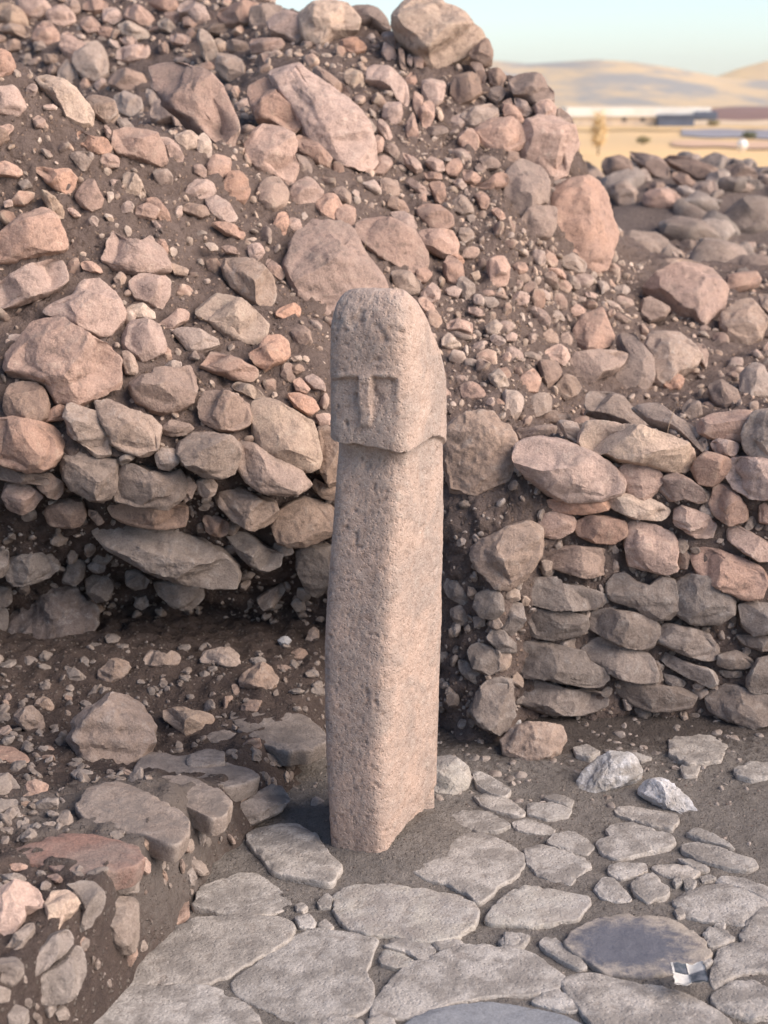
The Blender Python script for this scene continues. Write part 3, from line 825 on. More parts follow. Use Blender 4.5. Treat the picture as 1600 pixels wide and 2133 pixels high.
M_shade_damp = rock_mat('shade_damp_soil', (0.088, 0.070, 0.064), (0.115, 0.090, 0.080), (0.2, 0.165, 0.15), 0.3, edge_light_soil=0, scale=1.6, bump=1.0, vary=0.0, dark=(0.05, 0.038, 0.034), specks=((0.27, 0.235, 0.21), 85),  # ledge earth: base darkened for damp and for the pit's shade
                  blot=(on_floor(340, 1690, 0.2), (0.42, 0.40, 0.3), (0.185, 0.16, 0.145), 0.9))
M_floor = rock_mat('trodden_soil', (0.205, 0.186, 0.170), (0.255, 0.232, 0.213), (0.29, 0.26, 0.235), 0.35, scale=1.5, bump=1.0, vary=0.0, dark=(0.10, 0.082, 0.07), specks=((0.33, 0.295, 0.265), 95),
                  blot=(on_floor(1250, 1500, 0.0), (1.1, 0.36, 0.3), (0.085, 0.070, 0.063), 0.9))  # darker patch of floor along the right wall's foot
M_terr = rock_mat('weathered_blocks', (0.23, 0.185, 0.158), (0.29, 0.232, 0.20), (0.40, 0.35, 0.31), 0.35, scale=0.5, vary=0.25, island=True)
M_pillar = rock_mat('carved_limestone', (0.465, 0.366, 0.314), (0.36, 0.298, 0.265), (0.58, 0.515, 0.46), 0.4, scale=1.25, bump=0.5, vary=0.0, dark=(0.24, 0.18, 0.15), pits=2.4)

# ---------------------------------------------------------------- outlines of the stones
def parse(text):
    out = []
    for ln in text.strip().splitlines():
        parts = [q.strip() for q in ln.split('|')]
        h = parts[0].split()
        pts = np.array([[float(a) for a in q.split(',')] for q in parts[-1].split()])
        out.append((h, parts[1:-1], pts))
    return out

def tile_px(t, pts):
    return np.array(TILES[t]) + pts * 10 / 2.963

STONE_LIST = [(h[0], h[2], float(h[3]), tile_px(h[1], p)) for h, _l, p in parse(STONES)]
LOOSE_LIST = [(h[1], h[2], float(h[3]), l[0], tile_px(h[0], p)) for h, l, p in parse(LOOSE)]

# pixels already taken by a traced stone or the pillar, so that filler rubble does not pierce them
MASK = np.zeros((534 + 50, 400 + 100), bool)
gy, gx = np.mgrid[0:MASK.shape[0], 0:MASK.shape[1]]
gxp, gyp = (gx - 50) * 4.0, (gy - 25) * 4.0
def inside(poly, X, Y):
    r = np.zeros(X.shape, bool)
    n = len(poly)
    for i in range(n):
        (x0, y0), (x1, y1) = poly[i], poly[(i + 1) % n]
        if y0 == y1: continue
        c = ((y0 > Y) != (y1 > Y)) & (X < (x1 - x0) * (Y - y0) / (y1 - y0) + x0)
        r ^= c
    return r
for poly in [q[3] for q in STONE_LIST] + [q[4] for q in LOOSE_LIST]:
    a, b = poly.min(0) // 4 + [50, 25] - 1, poly.max(0) // 4 + [50, 25] + 2
    a = np.maximum(a, 0).astype(int); b = np.maximum(b, 0).astype(int)
    sl = (slice(a[1], b[1]), slice(a[0], b[0]))
    MASK[sl] |= inside(poly, gxp[sl], gyp[sl])
def taken(P):
    q = to_px(P)
    i = np.clip(np.round(q[:, 1] / 4 + 25), 0, MASK.shape[0] - 1).astype(int)
    j = np.clip(np.round(q[:, 0] / 4 + 50), 0, MASK.shape[1] - 1).astype(int)
    return MASK[i, j]

# ---------------------------------------------------------------- surfaces
# The mound and the wall faces: columns fan out from the eye; each column lists (pixel row, distance) from the foot up.
COLS = [
 (-700, [(1500, 3.7), (1300, 3.75), (1080, 3.7), (900, 3.75), (740, 3.85), (600, 4.05), (400, 4.25), (60, 4.45), (200, 5.4), (240, 6.7), (80, 7.1), (-160, 8.0)]),
 (-300, [(1500, 4.35), (1310, 4.32), (1130, 4.18), (920, 4.0), (740, 4.1), (600, 4.3), (400, 4.5), (80, 4.75), (230, 5.6), (245, 6.9), (100, 7.3), (-150, 8.3)]),
 (0, [(1500, 4.55), (1320, 4.50), (1140, 4.27), (940, 4.08), (740, 4.25), (600, 4.45), (400, 4.65), (110, 4.95), (260, 5.8), (250, 7.0), (120, 7.5), (-130, 8.6)]),
 (110, [(1500, 4.6), (1315, 4.58), (1140, 4.32), (945, 4.1), (740, 4.27), (600, 4.47), (400, 4.7), (170, 4.97), (270, 5.8), (240, 7.0), (120, 7.4), (-120, 8.6)]),
 (210, [(1500, 4.66), (1310, 4.64), (1150, 4.36), (950, 4.12), (740, 4.3), (600, 4.5), (400, 4.75), (245, 5.0), (290, 5.7), (235, 6.8), (120, 7.4), (-110, 8.6)]),
 (310, [(1500, 4.68), (1305, 4.66), (1160, 4.40), (950, 4.15), (740, 4.35), (600, 4.55), (400, 4.85), (275, 5.05), (290, 5.6), (225, 6.6), (120, 7.3), (-90, 8.5)]),
 (450, [(1500, 4.68), (1290, 4.66), (1170, 4.42), (950, 4.2), (750, 4.4), (600, 4.65), (430, 4.95), (300, 5.22), (265, 5.7), (215, 6.4), (110, 7.1), (-70, 8.2)]),
 (600, [(1500, 4.64), (1300, 4.62), (1180, 4.46), (960, 4.28), (760, 4.45), (600, 4.75), (450, 5.1), (330, 5.4), (250, 5.75), (175, 6.2), (90, 6.8), (18, 7.5)]),
 (750, [(1500, 4.45), (1330, 4.55), (1190, 4.48), (960, 4.38), (800, 4.52), (620, 4.9), (480, 5.2), (350, 5.6), (250, 5.95), (160, 6.3), (90, 6.7), (40, 7.1)]),
 (860, [(1560, 4.3), (1460, 4.32), (1200, 4.32), (980, 4.34), (830, 4.52), (640, 4.95), (500, 5.3), (370, 5.68), (270, 6.02), (190, 6.3), (130, 6.55), (90, 6.85)]),
 (950, [(1600, 4.06), (1520, 4.08), (1215, 4.18), (1000, 4.25), (860, 4.50), (680, 4.95), (530, 5.32), (400, 5.68), (300, 6.02), (220, 6.28), (160, 6.5), (110, 6.8)]),
 (1040, [(1600, 4.0), (1525, 4.02), (1215, 4.1), (1020, 4.2), (880, 4.45), (700, 4.95), (560, 5.3), (430, 5.65), (330, 5.95), (250, 6.2), (190, 6.4), (148, 6.6)]),
 (1085, [(1570, 4.08), (1500, 4.10), (1200, 4.14), (960, 4.22), (880, 4.55), (720, 5.0), (590, 5.35), (460, 5.68), (360, 5.98), (280, 6.15), (210, 6.3), (165, 6.5)]),
 (1140, [(1570, 4.10), (1490, 4.12), (1200, 4.17), (925, 4.25), (880, 4.7), (750, 5.05), (620, 5.4), (500, 5.7), (400, 5.95), (310, 6.1), (240, 6.2), (205, 6.4)]),
 (1200, [(1570, 4.11), (1490, 4.12), (1200, 4.18), (920, 4.25), (880, 4.8), (770, 5.15), (660, 5.5), (560, 5.8), (460, 6.0), (380, 6.15), (320, 6.25), (300, 6.45)]),
 (1270, [(1570, 4.11), (1490, 4.12), (1200, 4.18), (915, 4.25), (880, 4.9), (790, 5.2), (700, 5.5), (600, 5.85), (560, 6.05), (530, 6.2), (505, 6.35), (490, 6.7)]),
 (1370, [(1570, 4.11), (1490, 4.12), (1200, 4.18), (915, 4.25), (880, 4.95), (800, 5.25), (720, 5.6), (640, 5.95), (590, 6.3), (565, 6.7), (550, 7.1), (542, 7.6)]),
 (1600, [(1570, 4.07), (1490, 4.08), (1200, 4.14), (880, 4.2), (865, 4.9), (800, 5.3), (730, 5.7), (660, 6.1), (610, 6.5), (575, 6.9), (550, 7.3), (542, 7.8)]),
 (1800, [(1570, 4.0), (1490, 4.0), (1200, 4.05), (870, 4.1), (860, 4.8), (800, 5.3), (730, 5.7), (660, 6.1), (610, 6.5), (575, 6.9), (550, 7.3), (542, 7.9)]),
 (2200, [(1570, 3.9), (1490, 3.9), (1200, 3.95), (870, 4.0), (860, 4.7), (800, 5.2), (730, 5.7), (660, 6.1), (610, 6.5), (575, 6.9), (550, 7.3), (542, 7.9)]),
]
COLPX = [c[0] for c in COLS]
ctrl = []
for px, rows in COLS:
    pts = [at(px, py, Y) for py, Y in rows]
    last = pts[-1]
    back = [last + np.array([last[0] * 0.10, 0.9, -0.25 if last[2] > 1.2 else -0.02])]
    zb = 0.95
    back.append(np.array([last[0] * 1.35, last[1] + 2.4, zb]))
    back.append(np.array([last[0] * 1.5, last[1] + 3.4, zb - 0.4]))
    ctrl.append(pts + back)
ctrl = np.array(ctrl)                      # columns x rows x 3

def spline(A, n, axis):                    # Catmull-Rom along an axis, n steps per span
    A = np.moveaxis(A, axis, 0)
    P = np.concatenate([2 * A[:1] - A[1:2], A, 2 * A[-1:] - A[-2:-1]])
    out = []
    m = len(A)
    for i in range(m - 1):
        p0, p1, p2, p3 = P[i], P[i + 1], P[i + 2], P[i + 3]
        for k in range(n):
            t = k / n
            c = 0.5 * ((2 * p1) + (-p0 + p2) * t + (2 * p0 - 5 * p1 + 4 * p2 - p3) * t * t + (-p0 + 3 * p1 - 3 * p2 + p3) * t ** 3)
            l = p1 + (p2 - p1) * t
            out.append(0.5 * c + 0.5 * l)
    out.append(A[-1])
    return np.moveaxis(np.array(out), 0, axis)

NC, NR = 16, 25
loft = spline(spline(ctrl, NC, 0), NR, 1)  # (cols, rows, 3)
nC, nR = loft.shape[:2]

def surf_normals(G):
    du = np.gradient(G, axis=0); dv = np.gradient(G, axis=1)
    n = np.cross(du, dv)
    n /= np.linalg.norm(n, axis=2, keepdims=True) + 1e-9
    flip = np.sum(n * (EYE - G), axis=2) < 0
    return n, flip

nrm, fl = surf_normals(loft)
if fl.mean() > 0.5: nrm = -nrm
def displaced(G, Nn, coarse, fine, seed):
    P = G.reshape(-1, 3); n = Nn.reshape(-1, 3)
    d = coarse * fbm(P, 4.0, 3, seed) + fine * fbm(P, 22.0, 4, seed + 9) + 0.45 * fine * fbm(P, 55, 2, seed + 19, ridged=True)
    return P + n * (d[:, None] - 0.012)
rowpar = np.arange(nR) / NR
push = 0.0
LV = displaced(loft, nrm, 0.026, 0.030, 3)
LF = grid_faces(nC, nR)
row_ = np.tile(rowpar, nC); colx = np.interp(np.repeat(np.arange(nC), nR) / NC, range(len(COLPX)), COLPX)
out_ = np.where((row_ < 3) & (colx > 900), np.clip((3 - row_) * 2, 0, 1) * 0.012, 0) - np.where((row_ > 0.8) & (row_ < 3) & (colx < 760), 0.012, 0)
LV = LV + nrm.reshape(-1, 3) * out_[:, None]
fr_row = (LF[:, 0] % nR) / NR
fr_col = np.interp((LF[:, 0] // nR) / NC, range(len(COLPX)), COLPX)
is_wall = fr_row < 3
sel_r = is_wall & (fr_col >= 860)
sel_l = is_wall & (fr_col < 760)
def sub_mesh(V, F):
    u, inv = np.unique(F, return_inverse=True)
    return V[u], inv.reshape(F.shape)
v, f = sub_mesh(LV, LF[~(sel_r | sel_l)])
mound = tag(mesh_obj('rubble_mound', v, f, M_dirt), kind='structure')
wall_r = empty('stone_wall', tuple(at(1300, 1490, 4.12)))
tag(wall_r, 'low dry stone wall of flat grey and pink stones right of the carved pillar', 'wall')
wall_l = empty('curved_wall', tuple(at(300, 1305, 4.36)))
tag(wall_l, 'curved rubble wall of rounded stones overhanging a dark hollow left of the pillar', 'wall')
v, f = sub_mesh(LV, LF[sel_r]); fix_parent(wall_r, mesh_obj('earth_core', v, f, M_dirt, origin=v.mean(0)))
v, f = sub_mesh(LV, LF[sel_l]); fix_parent(wall_l, mesh_obj('earth_core', v, f, M_shade_damp2, origin=v.mean(0)))
bvh_loft = BVHTree.FromPolygons([Vector(p) for p in loft.reshape(-1, 3)], [tuple(q) for q in LF])

# floor of the pit
def heightfield(name, x0, x1, y0, y1, step, zf, mat, seed, coarse, fine, kind='structure', edge=None):
    xs = np.arange(x0, x1 + step, step); ys = np.arange(y0, y1 + step, step)
    X, Y = np.meshgrid(xs, ys, indexing='ij')
    Z = zf(X, Y)
    P = np.stack([X, Y, Z], -1).reshape(-1, 3)
    flat = P * [1, 1, 0]
    P[:, 2] += coarse * fbm(flat, 3.5, 3, seed) + fine * fbm(flat, 28, 4, seed + 7) + 0.4 * fine * fbm(flat, 85, 2, seed + 5, ridged=True)
    return P, grid_faces(len(xs), len(ys))

def floor_z(X, Y):
    rise = np.clip((Y - 3.62) / 0.5, 0, 1)
    right = np.clip((X - 0.1) / 0.3, 0, 1)
    pile = 0.028 * np.exp(-(((X - 0.03) / 0.17) ** 2 + ((Y - 3.46) / 0.20) ** 2) ** 2)      # soil packed round the pillar's foot
    return pile - 0.012 + 0.05 * rise ** 1.5 * right + 0.02 * np.clip((X - 0.75) / 0.3, 0, 1) * np.clip((Y - 3.2) / 0.4, 0, 1)
FP, FF = heightfield('f', -1.4, 1.9, 1.2, 4.5, 0.013, floor_z, M_floor, 21, 0.008, 0.007)
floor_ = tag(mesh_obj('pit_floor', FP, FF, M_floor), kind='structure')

# raised dirt ledge on the left
EDGE = np.array([(1.0, -0.78), (2.2, -0.70), (2.5, -0.625), (2.72, -0.53), (2.88, -0.475), (3.0, -0.445), (3.35, -0.36), (3.62, -0.25), (3.85, -0.15), (4.1, -0.02), (4.9, 0.10)])
def ledge_z(X, Y):
    ex = np.interp(Y, EDGE[:, 0], EDGE[:, 1]) + 0.02 * vnoise(np.stack([Y * 9, Y * 0, Y * 0], -1).reshape(-1, 3), 4).reshape(Y.shape)
    top = np.interp(Y, [2.0, 2.8, 3.3, 3.6, 3.9, 4.3], [0.27, 0.25, 0.19, 0.11, 0.09, 0.15])
    top = top + 0.05 * np.clip((-0.7 - X) / 0.6, 0, 1)
    w = np.interp(Y, [2.5, 3.0, 3.5, 3.9], [0.05, 0.07, 0.14, 0.22])
    k = np.clip((ex - X) / w, 0, 1)
    k = k * k * (3 - 2 * k)
    return -0.06 + (top + 0.06) * k
EP, EF = heightfield('e', -2.4, 0.1, 1.0, 4.9, 0.013, ledge_z, M_dirt, 31, 0.03, 0.024)
keep = (EP[EF][:, :, 2].max(1) > -0.035)
v, f = sub_mesh(EP, EF[keep])
ledge = tag(mesh_obj('earth_ledge', v, f, M_shade_damp), kind='structure')
bvh_ledge = BVHTree.FromPolygons([Vector(p) for p in EP[:, :]], [tuple(q) for q in EF[keep]])
bvh_floor = BVHTree.FromPolygons([Vector(p) for p in FP], [tuple(q) for q in FF])

# terrace behind the wall and the slope down to the plain
def hill_site():
    ang = np.radians(np.arange(-180, 180, 3.0))
    rad = np.concatenate([np.linspace(0.3, 12, 24), np.geomspace(13, 90, 26)])
    R, A = np.meshgrid(rad, ang, indexing='ij')
    X, Y = R * np.sin(A), R * np.cos(A)
    front = np.clip((Y - 5.2) / 1.8, 0, 1)
    z = -0.35 + (0.93 + 0.012 * np.clip(Y - 7.5, 0, 6) + 0.35) * front * front * (3 - 2 * front)
    side = np.clip((np.abs(X) - 2.6) / 1.0, 0, 1) * (1 - front)
    z = z + 1.3 * side
    fall = np.clip((R - 12) / 70, 0, 1)
    z = z * (1 - fall) - 8.0 * (fall * fall * (3 - 2 * fall))
    P = np.stack([X, Y, z], -1).reshape(-1, 3)
    P[:, 2] += 0.03 * fbm(P, 1.2, 4, 77) * (R.ravel() < 30)
    return P, grid_faces(len(rad), len(ang), wrap=True)
HP, HF = hill_site()
M_terrace = rock_mat('terrace_soil', (0.24, 0.195, 0.16), (0.30, 0.245, 0.20), (0.4, 0.34, 0.28), 0.3, edge_light_soil=0, scale=0.6, bump=0.7, vary=0.0)
site = tag(mesh_obj('terrace_ground', HP, HF, M_terrace), kind='structure')
bvh_site = BVHTree.FromPolygons([Vector(p) for p in HP], [tuple(q) for q in HF])

# far rubble heap on the terrace
def heap_surface():
    us = np.linspace(0, 1, 70); vs = np.linspace(0, 1, 40)
    U, Vv = np.meshgrid(us, vs, indexing='ij')
    X = 1.15 + U * 3.3
    Y = 8.7 + Vv * 2.8 + 0.2 * np.sin(U * 5)
    prof = np.sin(np.clip(Vv, 0, 1) * math.pi) ** 0.8
    crest = np.interp(U, [0, 0.06, 0.2, 0.35, 0.5, 0.75, 1], [0.12, 0.30, 0.42, 0.42, 0.40, 0.36, 0.3])
    Z = 0.9 + crest * prof
    P = np.stack([X, Y, Z], -1).reshape(-1, 3)
    P[:, 2] += 0.06 * fbm(P, 3, 3, 5)
    return P, grid_faces(70, 40)
QP, QF = heap_surface()
heap = empty('rubble_heap', (2.6, 9.8, 0.9))
tag(heap, 'far low heap of dark tilted slabs in front of the golden fields', 'rubble heap')
fix_parent(heap, mesh_obj('earth_core', QP, QF, M_dirt, origin=(2.6, 9.8, 0.9)))
bvh_heap = BVHTree.FromPolygons([Vector(p) for p in QP], [tuple(q) for q in QF])

# plain and hills
M_plain = plain_mat('golden_stubble', (0.74, 0.50, 0.25), (0.62, 0.44, 0.24), (0.02, 0.006, 0.01))
def disc(name, z, r, mat):
    a = np.linspace(0, 2 * math.pi, 97)[:-1]
    V = [(0, 0, z)] + [(r * math.cos(t), r * math.sin(t), z) for t in a]
    F = [(0, 1 + i, 1 + (i + 1) % 96) for i in range(96)]
    return mesh_obj(name, V, F, mat)
tag(disc('plain', -8.3, 6500, M_plain), kind='structure')

def strip(name, pxs, pys, col, col2=None, z=-8.0, seed=0):   # a field on the plain between four sight lines
    V = []
    n = 24
    for k in range(n + 1):
        t = k / n
        px = pxs[0] + (pxs[1] - pxs[0]) * t
        for j, pyc in enumerate(pys):
            py = pyc[0] + (pyc[1] - pyc[0]) * t + 1.2 * math.sin(px * 0.05 + seed + j * 2)
            d = ray(px, py)
            V.append(EYE + d * ((z - EYE[2]) / d[2]))
    F = [(2 * k, 2 * k + 2, 2 * k + 3, 2 * k + 1) for k in range(n)]
    o = mesh_obj(name, V, F, plain_mat(name + '_soil', col, col2 or tuple(c * 0.8 for c in col), (0.03, 0.01, 0.01)), smooth=False)
    return tag(o, kind='structure')
strip('ploughed_field', (1425, 1800), ((250, 252), (226, 214)), (0.26, 0.15, 0.12), z=-7.99, seed=1)
strip('harvested_field', (1200, 1900), ((272, 268), (252, 254)), (0.72, 0.50, 0.25), z=-7.98, seed=2)
strip('gravel_track', (1420, 1900), ((283, 296), (268, 272)), (0.34, 0.32, 0.34), z=-7.97, seed=3)
strip('pale_field', (1180, 1900), ((262, 262), (251, 250)), (0.66, 0.50, 0.33), z=-7.96, seed=4)
strip('pink_field', (1400, 1900), ((303, 318), (292, 300)), (0.60, 0.40, 0.27), z=-7.95, seed=5)

def hill(name, Y0, depth, crest, mat, seed):
    pxs = np.linspace(crest[0][0], crest[-1][0], 120)
    vs = np.linspace(0, 1, 50)
    P = []
    for px in pxs:
        cy = np.interp(px, [c[0] for c in crest], [c[1] for c in crest])
        top = at(px, cy, Y0)
        xr = top[0] / Y0
        for q in vs:
            Y = Y0 - depth * (1 - q) if q < 0.999 else Y0
            e = q
            z = -9 + (top[2] + 9) * (e ** 1.35)
            P.append((xr * Y, Y, z))
    P = np.array(P)
    back = P[len(vs) - 1::len(vs)].copy()
    P[:, 2] += 3.5 * fbm(P, 1 / 160, 4, seed) * np.tile(np.sin(vs * math.pi), len(pxs))
    o = mesh_obj(name, P, grid_faces(len(pxs), len(vs)), mat)
    return tag(o, kind='structure')
M_hill = plain_mat('dry_scrub_hillside', (0.33, 0.31, 0.28), (0.60, 0.45, 0.27), (0.011, 0.003, 0.05))
M_hill2 = plain_mat('dry_grass_hillside', (0.78, 0.55, 0.28), (0.66, 0.48, 0.27), (0.005, 0.003, 0.02))
hill('distant_hill', 2600, 900, [(500, 150), (900, 128), (1030, 126), (1100, 133), (1180, 128), (1240, 124), (1320, 129), (1400, 141), (1500, 160), (1560, 166), (1750, 176), (2100, 190)], M_hill, 4)
hill('distant_hill', 3400, 600, [(1300, 190), (1420, 178), (1490, 160), (1540, 142), (1600, 126), (1700, 112), (1900, 118), (2300, 140)], M_hill2, 6)

# ---------------------------------------------------------------- rocks
def ico(n):
    t = (1 + 5 ** .5) / 2
    V = [(-1, t, 0), (1, t, 0), (-1, -t, 0), (1, -t, 0), (0, -1, t), (0, 1, t), (0, -1, -t), (0, 1, -t), (t, 0, -1), (t, 0, 1), (-t, 0, -1), (-t, 0, 1)]
    F = [(0, 11, 5), (0, 5, 1), (0, 1, 7), (0, 7, 10), (0, 10, 11), (1, 5, 9), (5, 11, 4), (11, 10, 2), (10, 7, 6), (7, 1, 8), (3, 9, 4), (3, 4, 2), (3, 2, 6), (3, 6, 8), (3, 8, 9), (4, 9, 5), (2, 4, 11), (6, 2, 10), (8, 6, 7), (9, 8, 1)]
    V = [np.array(q) / np.linalg.norm(q) for q in V]
    for _ in range(n):
        mid, G = {}, []
        def m(a, b):
            k = (min(a, b), max(a, b))
            if k not in mid:
                q = V[a] + V[b]; V.append(q / np.linalg.norm(q)); mid[k] = len(V) - 1
            return mid[k]
        for a, b, c in F:
            x, y, z = m(a, b), m(b, c), m(c, a)
            G += [(a, x, z), (b, y, x), (c, z, y), (x, y, z)]
        F = G
    return np.array(V), np.array(F, np.int32)
ICO = {n: ico(n) for n in range(1, 6)}

def rock_shape(nsub, R, hf, hb, rng, facets=7, rough=1.0, size=0.1, ext=2.6, strata=None, chips=16):
    """R: outline radius for an azimuth (local plane), hf / hb: half depth in front / behind."""
    D, F = ICO[nsub]
    az = np.arctan2(D[:, 1], D[:, 0])
    lat = np.arcsin(np.clip(D[:, 2], -1, 1))
    r = R(az)
    cr, sr = np.abs(np.cos(lat)), np.abs(np.sin(lat))
    k = (cr ** ext + sr ** ext) ** (-1 / ext)
    rho, zz = cr * k, np.sign(D[:, 2]) * sr * k
    P = np.stack([r * rho * np.cos(az), r * rho * np.sin(az), np.where(zz > 0, zz * hf, zz * hb)], 1)
    # facets: planes that cut the bulge but leave the outline alone
    sc = np.array([r.mean(), r.mean(), hf])
    Q = P / sc
    for _ in range(facets):
        a = rng.uniform(0, 2 * math.pi)
        t = rng.uniform(0.25, 1.25)
        n = np.array([math.cos(a) * math.sin(t), math.sin(a) * math.sin(t), math.cos(t)])
        d = rng.uniform(0.42, 0.85)
        s = Q @ n
        over = s > d
        ratio = r / r.mean()
        keepo = np.clip(1.1 - np.abs(zz) * 2.2, 0, 1)
        cut = np.where(over, (s - d), 0) * (1 - keepo * 0.85)
        Q = Q - cut[:, None] * n * 0.92
    for _ in range(chips):                      # knock the most proud corners off
        a = rng.uniform(0, 2 * math.pi)
        tt = math.acos(rng.uniform(-0.1, 1.0))
        n = np.array([math.cos(a) * math.sin(tt), math.sin(a) * math.sin(tt), math.cos(tt)])
        s = Q @ n
        d = s.max() * (1 - rng.uniform(0.03, 0.17 if tt < 1.2 else 0.07))
        Q = Q - np.where(s > d, s - d, 0)[:, None] * n
    P = Q * sc
    off = rng.uniform(-50, 50, 3)
    base = P / size
    n1 = fbm(base + off, 2.0, 3, 1)
    n2 = fbm(base + off, 6.0, 3, 5, ridged=True)
    nn = D / np.linalg.norm(D, axis=1, keepdims=True)
    disp = size * rough * (0.028 * n1 + 0.016 * n2 + 0.014 * fbm(base + off, 14.0, 2, 8))
    if strata is not None:
        h = base @ strata[:3]
        disp += size * rough * strata[3] * vnoise(np.stack([h * 7, h * 0, base @ np.array([.3, .2, .5])], 1) + off, 3)
    P = P + nn * disp[:, None]
    return P, F

def radius_fn(poly):
    p = poly
    def R(az):
        d = np.stack([np.cos(az), np.sin(az)], 1)
        best = np.full(len(az), 0.0)
        for i in range(len(p)):
            a, b = p[i], p[(i + 1) % len(p)]
            e = b - a
            den = d[:, 0] * e[1] - d[:, 1] * e[0]
            den = np.where(np.abs(den) < 1e-9, 1e-9, den)
            t = (a[0] * e[1] - a[1] * e[0]) / den
            s = (a[0] * d[:, 1] - a[1] * d[:, 0]) / den
            ok = (t > 0) & (s >= -1e-6) & (s <= 1 + 1e-6)
            best = np.where(ok, np.maximum(best, t), best)
        med = np.median(best[best > 0]) if (best > 0).any() else 0.05
        best = np.where(best <= 0, med, best)
        return best
    return R

def poly_centroid(p):
    x, y = p[:, 0], p[:, 1]; x2, y2 = np.roll(x, -1), np.roll(y, -1)
    c = x * y2 - x2 * y
    A = c.sum() / 2
    return np.array([((x + x2) * c).sum(), ((y + y2) * c).sum()]) / (6 * A), abs(A)

def cast(bvh, px, py):
    d = ray(px, py); d = d / np.linalg.norm(d)
    h = bvh.ray_cast(Vector(EYE), Vector(d))
    if h[0] is None: return None, None
    n = np.array(h[1]); p = np.array(h[0])
    if n @ (EYE - p) < 0: n = -n
    return p, n

def cast_avg(bvh, poly, c):
    ps, ns = [], []
    for q in list(poly * 0.5 + c * 0.5) + [c]:
        p, n = cast(bvh, *q)
        if p is not None: ps.append(p); ns.append(n)
    if not ps:
        for extra in (0.5, 1.0, 1.6, 2.4):
            q = c + np.array([0, (poly[:, 1].max() - c[1]) * extra + 4])
            p, n = cast(bvh, *q)
            if p is not None: ps.append(p); ns.append(n); break
    if not ps: return None, None
    ps = np.array(ps); ns = np.array(ns).mean(0)
    d = np.linalg.norm(ps - EYE, axis=1)
    dist = np.median(d)
    y0, y1 = poly[:, 1].min(), poly[:, 1].max()
    pb, _ = cast(bvh, c[0], c[1] * 0.25 + y1 * 0.75)
    if pb is not None:                          # a stone on a ridge rests on what lies under its foot
        db = np.linalg.norm(pb - EYE)
        dist = min(dist, db + 0.45 * (y1 - y0) / FPX * db)
    r = ray(*c); r = r / np.linalg.norm(r)
    return EYE + r * dist, ns / np.linalg.norm(ns)

MISS = []
def traced_rock(name, bvh, poly, mat, bulge, parent, mixn=0.45, proud=0.10, nsub=None, rough=1.0, seed=0, grow=1.0, boxy=(2.3, 3.4), nfac=(6, 12)):
    rng = np.random.default_rng(seed + 100)
    c, A = poly_centroid(poly)
    poly = c + (poly - c) * grow
    P0, n = cast_avg(bvh, poly, c)
    if P0 is None:
        MISS.append((name, c)); return None
    view = EYE - P0; dist = np.linalg.norm(view); view /= dist
    n = n * mixn + view * (1 - mixn); n /= np.linalg.norm(n)
    size = math.sqrt(A) / FPX * dist
    P0 = P0 + view * size * proud
    e1 = np.cross([0, 0, 1.0], n); e1 /= np.linalg.norm(e1); e2 = np.cross(n, e1)
    L = []
    for q in poly:
        d = ray(*q)
        t = ((P0 - EYE) @ n) / (d @ n)
        w = EYE + d * t - P0
        L.append((w @ e1, w @ e2))
    L = np.array(L)
    k = nsub or (5 if A > 20000 else 4 if A > 4600 else 3 if A > 380 else 2)
    ang = rng.uniform(0, 6.28)
    strata = np.array([0.35 * math.cos(ang), 0.6 + 0.4 * math.sin(ang), 0.5, rng.choice([0.0, 0.012, 0.03, 0.045])])
    dims = L.max(0) - L.min(0)
    hh = 0.52 * min(size, min(dims) * 1.15)
    V, F = rock_shape(k, radius_fn(L), hh * bulge, hh * 0.9, rng, facets=rng.integers(*nfac), rough=rough, size=size, ext=rng.uniform(*boxy), strata=strata)
    W = P0 + V[:, :1] * e1 + V[:, 1:2] * e2 + V[:, 2:] * n
    o = mesh_obj(name, W, F, mat, origin=P0, crease=24)
    if parent is not None: fix_parent(parent, o)
    return o

